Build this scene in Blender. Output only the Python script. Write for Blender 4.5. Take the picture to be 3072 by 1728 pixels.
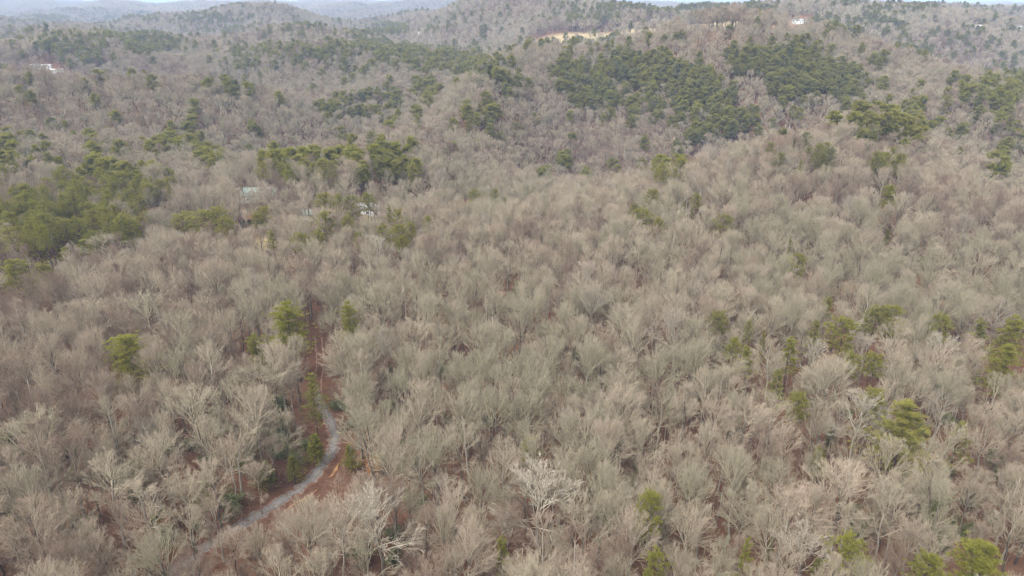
import bpy, math
import numpy as np

# ------------------------------------------------------------------ scene, camera, sky, sun, exposure
for o in list(bpy.data.objects):
    bpy.data.objects.remove(o)
scene = bpy.context.scene
COL = scene.collection
PW, PH, FPX = 3072.0, 1728.0, 2114.0        # photograph size and focal length in its pixels
CAM_Z = 80.0
PITCH = math.radians(22.25)

cam_data = bpy.data.cameras.new('camera')
cam_data.sensor_width = 36.0
cam_data.lens = 36.0 * FPX / PW
cam_data.clip_start = 0.5
cam_data.clip_end = 120000.0
cam = bpy.data.objects.new('camera', cam_data)
cam.location = (0, 0, CAM_Z)
cam.rotation_euler = (math.radians(90) - PITCH, 0, 0)
COL.objects.link(cam)
scene.camera = cam

SUN_EL, SUN_AZ = math.radians(54), math.radians(-142)   # azimuth measured from +Y towards +X: behind the camera, to its left
world = bpy.data.worlds.new('World')
scene.world = world
world.use_nodes = True
nt = world.node_tree
bg = nt.nodes['Background']
sky = nt.nodes.new('ShaderNodeTexSky')
sky.sky_type = 'NISHITA'
sky.sun_disc = False
sky.sun_elevation = SUN_EL
sky.sun_rotation = SUN_AZ
sky.dust_density = 3.0
hsv = nt.nodes.new('ShaderNodeHueSaturation')           # cloud cover takes most of the blue out
hsv.inputs['Saturation'].default_value = 0.12
nt.links.new(sky.outputs[0], hsv.inputs['Color'])
nt.links.new(hsv.outputs[0], bg.inputs['Color'])
bg.inputs['Strength'].default_value = 0.15

sun_data = bpy.data.lights.new('sun', 'SUN')
sun_data.energy = 1.5
sun_data.angle = math.radians(22)
sun_data.color = (1.0, 0.94, 0.84)
sun = bpy.data.objects.new('sun', sun_data)
sun.rotation_euler = (math.radians(90) - SUN_EL, 0, -SUN_AZ + math.pi)
sun.location = (0, 0, 300)
COL.objects.link(sun)

scene.view_settings.view_transform = 'Standard'
scene.view_settings.look = 'None'
scene.view_settings.gamma = 1.0
scene.view_settings.use_curve_mapping = False
scene.view_settings.exposure = 1.65
scene.cycles.max_bounces = 3
scene.cycles.diffuse_bounces = 2
scene.cycles.volume_bounces = 0
scene.cycles.use_denoising = True
scene.cycles.filter_width = 1.25
scene.cycles.transparent_max_bounces = 8

# ------------------------------------------------------------------ geometry helpers
FWD = np.array([0, math.cos(PITCH), -math.sin(PITCH)])
UPV = np.array([0, math.sin(PITCH), math.cos(PITCH)])


def smooth(a, b, t):
    t = np.clip((t - a) / (b - a), 0, 1)
    return t * t * (3 - 2 * t)


_wr = np.random.default_rng(11)


def _waves(n, lo, hi):
    out = []
    for _ in range(n):
        k = 2 * math.pi / _wr.uniform(lo, hi)
        a = _wr.uniform(0, 2 * math.pi)
        out.append((k * math.cos(a), k * math.sin(a), _wr.uniform(0, 6.28)))
    return out


W1, W2, W3, W4 = _waves(5, 110, 230), _waves(6, 260, 560), _waves(9, 900, 2600), _waves(5, 30, 70)


def wsum(ws, x, y):
    return sum(np.sin(kx * x + ky * y + p) for kx, ky, p in ws) / math.sqrt(len(ws) / 2)


HILLS = [  # cx, cy, rx, ry, height, turn in degrees
    (250, 1120, 420, 290, 63), (660, 1430, 320, 240, 44), (-620, 1560, 760, 300, 33), (-60, 1500, 300, 200, 6),
    (175, 580, 170, 80, 36), (330, 640, 110, 80, 10), (120, 395, 240, 60, -18), (180, 770, 330, 80, -12), (-190, 720, 240, 95, 22),
    (156, 330, 95, 28, 19, 45), (108, 382, 95, 28, -18, 45), (262, 330, 80, 30, -14, 45), (-18, 490, 140, 30, 21, 76), (48, 470, 130, 34, -18, 76), (-98, 500, 130, 38, -17, 76),
    (-260, 470, 170, 42, 14, 8), (-250, 390, 190, 40, -10, 8), (-420, 620, 190, 50, -14, -10), (330, 480, 90, 40, 8, 30), (-60, 250, 110, 30, -3, 20), (90, 240, 110, 30, 3.5, 20),
    (-420, 980, 300, 130, 16), (-60, 900, 260, 110, -14), (260, 330, 120, 70, 6), (-520, 640, 240, 120, 4),
    (-200, 3300, 620, 330, 46), (600, 3900, 800, 400, 20), (-1500, 3700, 900, 350, 34), (2300, 2900, 900, 500, 22),
    (0, 2150, 1500, 420, -14), (-1200, 2300, 700, 250, 8)]


def ground_z(x, y):
    x = np.asarray(x, float)
    y = np.asarray(y, float)
    r = np.sqrt(x * x + y * y)
    z = (0.9 + 1.7 * smooth(150, 360, r)) * wsum(W1, x, y) + 13.0 * smooth(280, 720, r) * (1 - 0.4 * smooth(1500, 2500, r)) * wsum(W2, x, y)
    far = smooth(2000, 4200, r)
    z = z + far * (14 + 19 * wsum(W3, x, y)) * (1 - 0.75 * smooth(9000, 20000, r))
    for cx, cy, rx, ry, h, *turn in HILLS:
        a = math.radians(turn[0]) if turn else 0.0
        p = (x - cx) * math.cos(a) + (y - cy) * math.sin(a)
        q = (y - cy) * math.cos(a) - (x - cx) * math.sin(a)
        z = z + h * np.exp(-(p / rx) ** 2 - (q / ry) ** 2)
    return z


def project(x, y, z):
    dy, dz = y, z - CAM_Z
    d = dy * FWD[1] + dz * FWD[2]
    d = np.where(d < 1, 1, d)
    return PW / 2 + FPX * x / d, PH / 2 - FPX * (dy * UPV[1] + dz * UPV[2]) / d, d


def on_ground(u, v, h=0.0):
    """world point where the sight line through a photo pixel comes within h metres of the ground"""
    d = FWD + UPV * (PH / 2 - v) / FPX + np.array([1, 0, 0]) * (u - PW / 2) / FPX
    t = np.exp(np.linspace(math.log(30), math.log(14000), 6000))
    x, y, z = d[0] * t, d[1] * t, CAM_Z + d[2] * t
    hit = np.nonzero(z < ground_z(x, y) + h)[0]
    i = hit[0] if len(hit) else len(t) - 1
    return float(x[i]), float(y[i]), float(ground_z(x[i], y[i]))


def mesh_from(name, V, T, mat, age=None, smooth_shade=False):
    me = bpy.data.meshes.new(name)
    V = np.ascontiguousarray(V, np.float32)
    T = np.ascontiguousarray(T, np.int32)
    me.vertices.add(len(V))
    me.vertices.foreach_set('co', V.ravel())
    me.loops.add(T.size)
    me.loops.foreach_set('vertex_index', T.ravel())
    me.polygons.add(len(T))
    me.polygons.foreach_set('loop_start', np.arange(0, T.size, T.shape[1], dtype=np.int32))
    me.polygons.foreach_set('loop_total', np.full(len(T), T.shape[1], np.int32))
    if smooth_shade:
        me.polygons.foreach_set('use_smooth', np.ones(len(T), bool))
    if age is not None:
        a = me.attributes.new('age', 'FLOAT', 'POINT')
        a.data.foreach_set('value', np.ascontiguousarray(age, np.float32))
    me.materials.append(mat)
    me.update(calc_edges=True)
    return me


class Geo:
    """collects triangles"""
    def __init__(self):
        self.V, self.T, self.A, self.n = [], [], [], 0

    def add(self, V, T, age):
        V = np.asarray(V, float).reshape(-1, 3)
        self.V.append(V)
        self.T.append(np.asarray(T, int).reshape(-1, 3) + self.n)
        self.A.append(np.broadcast_to(np.asarray(age, float).ravel(), (len(V),)) if np.size(age) in (1, len(V)) else np.zeros(len(V)))
        self.n += len(V)

    def tubes(self, pts, rad, k, age):
        """pts (n, s, 3), rad (n, s): one k-sided tube per row"""
        n, s, _ = pts.shape
        d = pts[:, -1] - pts[:, 0]
        d = d / np.maximum(np.linalg.norm(d, axis=1, keepdims=True), 1e-6)
        ref = np.where(np.abs(d[:, 2:3]) > 0.9, np.array([[1.0, 0, 0]]), np.array([[0, 0, 1.0]]))
        e1 = np.cross(d, ref)
        e1 /= np.maximum(np.linalg.norm(e1, axis=1, keepdims=True), 1e-6)
        e2 = np.cross(d, e1)
        th = np.arange(k) * 2 * math.pi / k
        ring = e1[:, None, :] * np.cos(th)[None, :, None] + e2[:, None, :] * np.sin(th)[None, :, None]
        V = pts[:, :, None, :] + ring[:, None, :, :] * rad[:, :, None, None]
        b = np.arange(n)[:, None, None] * (s * k) + np.arange(s - 1)[None, :, None] * k
        j = np.arange(k)[None, None, :]
        j2 = (j + 1) % k
        T = np.stack([np.stack([b + j, b + j2, b + k + j2], -1), np.stack([b + j, b + k + j2, b + k + j], -1)], 3)
        self.add(V, T, age)

    def mesh(self, name, mat, smooth_shade=False):
        return mesh_from(name, np.concatenate(self.V), np.concatenate(self.T), mat, np.concatenate(self.A), smooth_shade)


def unit(v):
    return v / np.maximum(np.linalg.norm(v, axis=-1, keepdims=True), 1e-9)


def perp_turn(d, ang, az, g):
    """directions d turned by ang towards a random side az"""
    ref = np.where(np.abs(d[:, 2:3]) > 0.9, np.array([[1.0, 0, 0]]), np.array([[0, 0, 1.0]]))
    e1 = unit(np.cross(d, ref))
    e2 = np.cross(d, e1)
    return d * np.cos(ang)[:, None] + (e1 * np.cos(az)[:, None] + e2 * np.sin(az)[:, None]) * np.sin(ang)[:, None]


# ------------------------------------------------------------------ materials
def new_mat(name, rough=0.9, spec=0.2):
    m = bpy.data.materials.new(name)
    m.use_nodes = True
    p = m.node_tree.nodes['Principled BSDF']
    p.inputs['Roughness'].default_value = rough
    p.inputs['Specular IOR Level'].default_value = spec
    return m, m.node_tree, p


def nd(nt, kind, **kw):
    n = nt.nodes.new(kind)
    for k, v in kw.items():
        setattr(n, k, v)
    return n


def mixc(nt, fac, a, b, blend='MIX'):
    n = nt.nodes.new('ShaderNodeMix')
    n.data_type = 'RGBA'
    n.blend_type = blend
    for key, val in ((0, fac), (6, a), (7, b)):
        if isinstance(val, (int, float)):
            n.inputs[key].default_value = val
        elif isinstance(val, tuple):
            n.inputs[key].default_value = (*val, 1) if len(val) == 3 else val
        else:
            nt.links.new(val, n.inputs[key])
    return n.outputs[2]


def ramp(nt, fac, stops):
    r = nt.nodes.new('ShaderNodeValToRGB')
    e = r.color_ramp.elements
    while len(e) < len(stops):
        e.new(0.5)
    for el, (p, c) in zip(e, stops):
        el.position = p
        el.color = (*c, 1)
    nt.links.new(fac, r.inputs[0])
    return r.outputs[0]


def math_node(nt, op, a, b=None):
    n = nt.nodes.new('ShaderNodeMath')
    n.operation = op
    for i, v in enumerate((a, b)):
        if v is None:
            continue
        if isinstance(v, (int, float)):
            n.inputs[i].default_value = v
        else:
            nt.links.new(v, n.inputs[i])
    return n.outputs[0]


def noise(nt, scale, detail=3, coord=None, rough=0.55):
    n = nt.nodes.new('ShaderNodeTexNoise')
    n.inputs['Scale'].default_value = scale
    n.inputs['Detail'].default_value = detail
    n.inputs['Roughness'].default_value = rough
    if coord is None:
        coord = nt.nodes.new('ShaderNodeTexCoord').outputs['Object']
    nt.links.new(coord, n.inputs['Vector'])
    return n.outputs['Fac']


def tone_attr(nt, name='tone'):
    a = nt.nodes.new('ShaderNodeAttribute')
    a.attribute_type = 'INSTANCER'
    a.attribute_name = name
    return a.outputs['Fac']


def bark_material():
    m, nt, p = new_mat('bark_and_twigs', 0.95, 0.1)
    tone = tone_attr(nt)
    age = nd(nt, 'ShaderNodeAttribute', attribute_name='age').outputs['Fac']
    twig = ramp(nt, tone, [(0.0, (0.25, 0.225, 0.16)), (0.3, (0.325, 0.28, 0.206)), (0.6, (0.35, 0.282, 0.216)), (0.8, (0.255, 0.188, 0.143)), (0.92, (0.16, 0.107, 0.083)), (1.0, (0.35, 0.305, 0.245))])
    limb = ramp(nt, tone, [(0.0, (0.33, 0.30, 0.20)), (0.5, (0.385, 0.33, 0.24)), (0.8, (0.29, 0.235, 0.175)), (0.92, (0.20, 0.145, 0.11)), (1.0, (0.42, 0.385, 0.30))])
    bark = math_node(nt, 'FRACT', math_node(nt, 'MULTIPLY', tone, 7.7))
    trunk = ramp(nt, bark, [(0.0, (0.06, 0.05, 0.042)), (0.35, (0.15, 0.125, 0.10)), (0.7, (0.24, 0.21, 0.17)), (1.0, (0.30, 0.27, 0.22))])
    n = noise(nt, 1.7, 4)
    c = mixc(nt, math_node(nt, 'MULTIPLY', age, 2.2), trunk, limb)
    f2 = nd(nt, 'ShaderNodeMapRange')
    nt.links.new(age, f2.inputs['Value'])
    f2.inputs['From Min'].default_value = 0.55
    f2.inputs['From Max'].default_value = 1.0
    c = mixc(nt, f2.outputs[0], c, twig)
    c = mixc(nt, 0.55, c, ramp(nt, n, [(0.3, (0.42, 0.42, 0.42)), (0.7, (1, 1, 1))]), 'MULTIPLY')
    nt.links.new(c, p.inputs['Base Color'])
    return m


def needle_material():
    m, nt, p = new_mat('pine_needles', 0.75, 0.25)
    tone = tone_attr(nt)
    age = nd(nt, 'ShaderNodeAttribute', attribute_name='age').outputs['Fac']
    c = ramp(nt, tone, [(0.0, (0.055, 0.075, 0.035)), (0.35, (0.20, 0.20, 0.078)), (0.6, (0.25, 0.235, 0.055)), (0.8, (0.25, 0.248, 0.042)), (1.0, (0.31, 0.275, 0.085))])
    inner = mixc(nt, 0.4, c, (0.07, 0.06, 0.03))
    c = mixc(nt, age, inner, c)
    n = noise(nt, 1.1, 3)
    c = mixc(nt, 0.6, c, ramp(nt, n, [(0.3, (0.55, 0.6, 0.6)), (0.7, (1.25, 1.2, 1.0))]), 'MULTIPLY')
    nt.links.new(c, p.inputs['Base Color'])
    tr = nt.nodes.new('ShaderNodeBsdfTranslucent')
    nt.links.new(c, tr.inputs['Color'])
    mx = nt.nodes.new('ShaderNodeMixShader')
    mx.inputs[0].default_value = 0.5
    nt.links.new(p.outputs[0], mx.inputs[1])
    nt.links.new(tr.outputs[0], mx.inputs[2])
    nt.links.new(mx.outputs[0], nt.nodes['Material Output'].inputs['Surface'])
    return m


def leaf_material():
    m, nt, p = new_mat('evergreen_leaves', 0.55, 0.4)
    tone = tone_attr(nt)
    c = ramp(nt, tone, [(0.0, (0.045, 0.06, 0.03)), (0.45, (0.12, 0.13, 0.05)), (0.75, (0.14, 0.16, 0.05)), (1.0, (0.34, 0.16, 0.05))])
    n = noise(nt, 1.5, 3)
    c = mixc(nt, 0.6, c, ramp(nt, n, [(0.3, (0.6, 0.6, 0.6)), (0.7, (1.2, 1.2, 1.1))]), 'MULTIPLY')
    nt.links.new(c, p.inputs['Base Color'])
    return m


BARK, NEEDLE, LEAF = bark_material(), needle_material(), leaf_material()
DARKBARK, _n, _p = new_mat('pine_bark', 0.95, 0.1)
_c = ramp(_n, noise(_n, 3.0, 4), [(0.3, (0.035, 0.026, 0.022)), (0.7, (0.13, 0.09, 0.07))])
_n.links.new(_c, _p.inputs['Base Color'])


def ground_material():
    m, nt, p = new_mat('leaf_litter', 1.0, 0.05)
    co = nt.nodes.new('ShaderNodeTexCoord').outputs['Object']
    n1 = noise(nt, 0.05, 4, co)
    n2 = noise(nt, 0.9, 6, co, 0.7)
    n3 = noise(nt, 7.0, 4, co, 0.8)
    c = ramp(nt, n1, [(0.3, (0.10, 0.055, 0.038)), (0.5, (0.13, 0.067, 0.043)), (0.7, (0.16, 0.10, 0.067))])
    c = mixc(nt, 0.75, c, ramp(nt, n2, [(0.3, (0.5, 0.48, 0.46)), (0.55, (1, 1, 1)), (0.75, (1.35, 1.3, 1.2))]), 'MULTIPLY')
    c = mixc(nt, 0.8, c, ramp(nt, n3, [(0.3, (0.5, 0.5, 0.5)), (0.7, (1.4, 1.4, 1.4))]), 'MULTIPLY')
    for att, col in (('grass', (0.26, 0.205, 0.115)), ('clay', (0.32, 0.17, 0.095))):
        a = nd(nt, 'ShaderNodeAttribute', attribute_name=att).outputs['Fac']
        f = math_node(nt, 'MULTIPLY', a, math_node(nt, 'ADD', n2, 0.55))
        f = math_node(nt, 'MINIMUM', f, 1.0)
        cc = mixc(nt, 0.5, col, ramp(nt, n2, [(0.3, (0.6, 0.6, 0.6)), (0.7, (1.2, 1.2, 1.2))]), 'MULTIPLY')
        c = mixc(nt, f, c, cc)
    nt.links.new(c, p.inputs['Base Color'])
    b = nt.nodes.new('ShaderNodeBump')
    b.inputs['Strength'].default_value = 0.8
    b.inputs['Distance'].default_value = 0.25
    nt.links.new(n3, b.inputs['Height'])
    nt.links.new(b.outputs[0], p.inputs['Normal'])
    return m


# ------------------------------------------------------------------ terrain
# open patches: photo pixel of the ground, radius (m across, m deep), cover
OPEN_PX = [(1690, 118, 30, 20, 'grass'), (1760, 114, 34, 20, 'grass'), (1630, 124, 24, 16, 'grass'), (1830, 103, 36, 20, 'grass'), (1900, 97, 36, 20, 'grass'), (1955, 92, 26, 18, 'grass'),
           (2100, 74, 55, 30, 'grass'), (2180, 76, 55, 30, 'grass'), 
           (2318, 82, 12, 14, 'clay'), (2385, 76, 30, 16, 'clay'),
           (740, 668, 4, 4, 'clay'), (785, 735, 6, 9, 'grass'), (730, 765, 5, 6, 'grass'), (760, 632, 9, 5, 'grass'),
           (1085, 665, 6, 8, 'grass'), (1110, 645, 9, 5, 'grass'), (1190, 640, 14, 8, 'clay'), (1400, 668, 9, 8, 'clay'), (1375, 610, 7, 5, 'clay'),
           (178, 232, 12, 9, 'clay'), 
           (440, 640, 6, 6, 'clay'), (2530, 868, 3, 3, 'clay')]
OPEN = []
for u, v, rx, ry, kind in OPEN_PX:
    x, y, z = on_ground(u, v)
    OPEN.append((x, y, rx, ry, kind, u, v))


def cover(x, y, kind):
    f = np.zeros_like(np.asarray(x, float))
    for ox, oy, rx, ry, k, *_ in OPEN:
        if k == kind:
            q = ((x - ox) / rx) ** 2 + ((y - oy) / ry) ** 2
            f = np.maximum(f, 1.25 * (1 - smooth(0.6, 1.25, q)))
    return f


def build_terrain():
    az = np.concatenate([np.linspace(-48, 48, 321), np.linspace(54, 306, 43)])
    az = np.radians(az)
    r = [0.0]
    rr = 12.0
    while rr < 45000:
        r.append(rr)
        rr *= 1.0 + (0.026 if rr < 3500 else 0.05)
    r = np.array(r)
    nr, na = len(r), len(az)
    A, R = np.meshgrid(az, r)
    x, y = R * np.sin(A), R * np.cos(A)
    z = ground_z(x, y)
    V = np.stack([x, y, z], -1).reshape(-1, 3)
    i = np.arange(nr - 1)[:, None] * na
    j = np.arange(na)[None, :]
    j2 = (j + 1) % na
    Q = np.stack([i + j, i + j2, i + na + j2, i + na + j], -1).reshape(-1, 4)[:, ::-1]
    me = mesh_from('ground', V, Q, ground_material(), None, True)
    for att in ('grass', 'clay'):
        a = me.attributes.new(att, 'FLOAT', 'POINT')
        a.data.foreach_set('value', cover(V[:, 0], V[:, 1], att).astype(np.float32))
    o = bpy.data.objects.new('ground', me)
    o['kind'] = 'structure'
    COL.objects.link(o)
    return o


build_terrain()

# the drive: photo pixels of its centre line, half width in metres
DRIVE_PX = [(505, 1728, 1.5), (585, 1668, 1.5), (665, 1612, 1.5), (765, 1552, 1.5), (850, 1500, 1.5), (925, 1445, 1.5), (970, 1395, 1.5), (995, 1350, 1.45), (1003, 1312, 1.4),
            (996, 1280, 1.3), (981, 1250, 1.2), (966, 1222, 1.2), (955, 1188, 1.2), (953, 1150, 1.2), (958, 1115, 1.2), (961, 1080, 1.2), (958, 1045, 1.2), (955, 1010, 1.2)]
DRIVE = np.array([on_ground(u, v)[:2] for u, v, w in DRIVE_PX])


def resample(P, step):
    """Catmull-Rom through P"""
    out = []
    Q = np.vstack([2 * P[0] - P[1], P, 2 * P[-1] - P[-2]])
    for i in range(1, len(Q) - 2):
        a, b, c, d = Q[i - 1:i + 3]
        n = max(2, int(np.linalg.norm(c - b) / step))
        for t in np.arange(n) / n:
            out.append(0.5 * (2 * b + (c - a) * t + (2 * a - 5 * b + 4 * c - d) * t * t + (3 * b - a - 3 * c + d) * t ** 3))
    out.append(P[-1])
    return np.array(out)


DLINE = resample(DRIVE, 0.6)


def ribbon(name, line, off, half, lift, mat, crown=0.0, ragged=0.25, cross=7, seed=1):
    g = np.random.default_rng(seed)
    t = unit(np.gradient(line, axis=0))
    nrm = np.stack([t[:, 1], -t[:, 0]], 1)
    half = np.broadcast_to(half, (len(line),))
    lo = -half * (1 + ragged * g.standard_normal(len(line)).clip(-1.5, 1.5))
    hi = half * (1 + ragged * g.standard_normal(len(line)).clip(-1.5, 1.5))
    s = np.linspace(0, 1, cross)
    w = lo[:, None] + (hi - lo)[:, None] * s[None]
    P = line[:, None, :] + nrm[:, None, :] * (off + w)[:, :, None]
    z = ground_z(P[..., 0], P[..., 1]) + lift + crown * np.sin(s * math.pi)[None]
    z[:, 0] -= lift + 0.05
    z[:, -1] -= lift + 0.05
    V = np.concatenate([P, z[..., None]], -1).reshape(-1, 3)
    i = np.arange(len(line) - 1)[:, None] * cross
    j = np.arange(cross - 1)[None]
    Q = np.stack([i + j, i + j + 1, i + cross + j + 1, i + cross + j], -1).reshape(-1, 4)[:, ::-1]
    me = mesh_from(name, V, Q, mat, None, True)
    at = me.attributes.new('across', 'FLOAT', 'POINT')
    at.data.foreach_set('value', np.tile(s * 2 - 1, len(line)).astype(np.float32))
    o = bpy.data.objects.new(name, me)
    COL.objects.link(o)
    return o


def gravel_material():
    m, nt, p = new_mat('grey_gravel', 0.95, 0.2)
    co = nt.nodes.new('ShaderNodeTexCoord').outputs['Object']
    n1, n2, n3 = noise(nt, 0.55, 5, co, 0.65), noise(nt, 9.0, 4, co, 0.8), noise(nt, 1.6, 4, co)
    c = ramp(nt, n2, [(0.3, (0.085, 0.079, 0.074)), (0.7, (0.25, 0.233, 0.218))])
    acr = math_node(nt, 'ABSOLUTE', nd(nt, 'ShaderNodeAttribute', attribute_name='across').outputs['Fac'])
    rut = math_node(nt, 'ABSOLUTE', math_node(nt, 'SUBTRACT', acr, 0.5))
    c = mixc(nt, 0.8, c, ramp(nt, rut, [(0.05, (0.72, 0.70, 0.70)), (0.22, (1.08, 1.08, 1.08))]), 'MULTIPLY')
    e3 = math_node(nt, 'POWER', acr, 3.0)
    f = math_node(nt, 'ADD', math_node(nt, 'MULTIPLY', e3, 0.34), n3)
    lit = ramp(nt, f, [(0.56, (0, 0, 0)), (0.66, (1, 1, 1))])
    c = mixc(nt, math_node(nt, 'MULTIPLY', lit, 0.92), c, mixc(nt, n2, (0.10, 0.045, 0.03), (0.20, 0.095, 0.055)))
    c = mixc(nt, 0.4, c, ramp(nt, n1, [(0.3, (0.6, 0.6, 0.6)), (0.7, (1.2, 1.2, 1.2))]), 'MULTIPLY')
    nt.links.new(c, p.inputs['Base Color'])
    b = nt.nodes.new('ShaderNodeBump')
    b.inputs['Distance'].default_value = 0.06
    nt.links.new(n2, b.inputs['Height'])
    nt.links.new(b.outputs[0], p.inputs['Normal'])
    return m


def plain_noise_mat(name, c1, c2, scale=2.0, rough=0.95):
    m, nt, p = new_mat(name, rough, 0.15)
    nt.links.new(ramp(nt, noise(nt, scale, 5, None, 0.65), [(0.3, c1), (0.7, c2)]), p.inputs['Base Color'])
    return m


# distance along the line of each pixel-row control point
def line_index(k):
    return int(np.argmin(np.linalg.norm(DLINE - DRIVE[k], axis=1)))


i_g = line_index(13)
gl = DLINE[:i_g]
taper = np.clip(np.arange(len(gl))[::-1] / 16.0, 0.25, 1)
drive = ribbon('gravel_driveway', gl, 0.0, 1.4 * taper, 0.10, gravel_material(), 0.04, 0.2, 9, 3)
drive['kind'] = 'structure'
tl = DLINE[i_g - 14:line_index(17)]
rut_mat = plain_noise_mat('worn_soil', (0.14, 0.08, 0.06), (0.20, 0.12, 0.095), 1.2)
for k, s in enumerate((-0.8, 0.8)):
    r = ribbon('wheel_track', tl, s, 0.24, 0.085, rut_mat, 0.0, 0.3, 5, 20 + k)
    r['kind'] = 'structure'
clay_mat, _n, _p = new_mat('ochre_clay', 1.0, 0.1)
_co = _n.nodes.new('ShaderNodeTexCoord').outputs['Object']
_c = mixc(_n, noise(_n, 6.0, 4, _co, 0.7), (0.17, 0.09, 0.045), (0.29, 0.17, 0.075))
_acr = math_node(_n, 'ABSOLUTE', nd(_n, 'ShaderNodeAttribute', attribute_name='across').outputs['Fac'])
_f = math_node(_n, 'ADD', math_node(_n, 'MULTIPLY', math_node(_n, 'POWER', _acr, 2.0), 0.3), noise(_n, 0.75, 5, _co, 0.7))
_c = mixc(_n, ramp(_n, _f, [(0.50, (0, 0, 0)), (0.58, (1, 1, 1))]), _c, mixc(_n, noise(_n, 7.0, 4, _co, 0.8), (0.10, 0.045, 0.028), (0.19, 0.09, 0.052)))
_n.links.new(_c, _p.inputs['Base Color'])
CB = []                                   # short broken patches of bare clay along the outer bank
for a, b, off in ((4, 8, 2.5), (2, 5, 3.0)):
    i0, i1 = line_index(a), line_index(b)
    for j in range(i0, i1 - 8, 13):
        CB.append((j, min(j + 9, i1), off))
for k, (a, b, off) in enumerate(CB):
    seg = DLINE[a:b]
    hw = 0.5 * (0.30 + 0.65 * np.abs(np.sin(np.arange(len(seg)) * 0.21 + k))) * np.sin(np.linspace(0.1, 3.04, len(seg)))
    r = ribbon('clay_bank', seg, off + 0.5 * np.sin(np.arange(len(seg))[:, None] * 0.23 + k), hw, 0.10, clay_mat, 0.18, 0.35, 7, 30 + k)
    r['kind'] = 'structure'

# ------------------------------------------------------------------ tree shapes
def curve_pts(P, D, L, B, s, g, gnarl=0.0):
    t = np.linspace(0, 1, s)
    pts = P[:, None] + (D * L[:, None])[:, None] * t[None, :, None] + (B * L[:, None])[:, None] * (t ** 2)[None, :, None]
    if gnarl:
        j = g.standard_normal((len(P), s, 3)) * gnarl * L[:, None, None]
        j[:, 0] = 0
        pts = pts + j
    return pts


def at_curve(P, D, L, B, t):
    pos = P + D * (L * t)[:, None] + B * (L * t * t)[:, None]
    return pos, unit(D + 2 * B * t[:, None])


def envelope(P, D, c, rad):
    """distance from P along D to the ellipsoid (centre c, radii rad)"""
    p = (P - c) / rad
    d = D / rad
    a = (d * d).sum(1)
    b = (p * d).sum(1)
    q = (p * p).sum(1) - 1
    disc = np.maximum(b * b - a * q, 0)
    return np.maximum((-b + np.sqrt(disc)) / a, 0.25)


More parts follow.
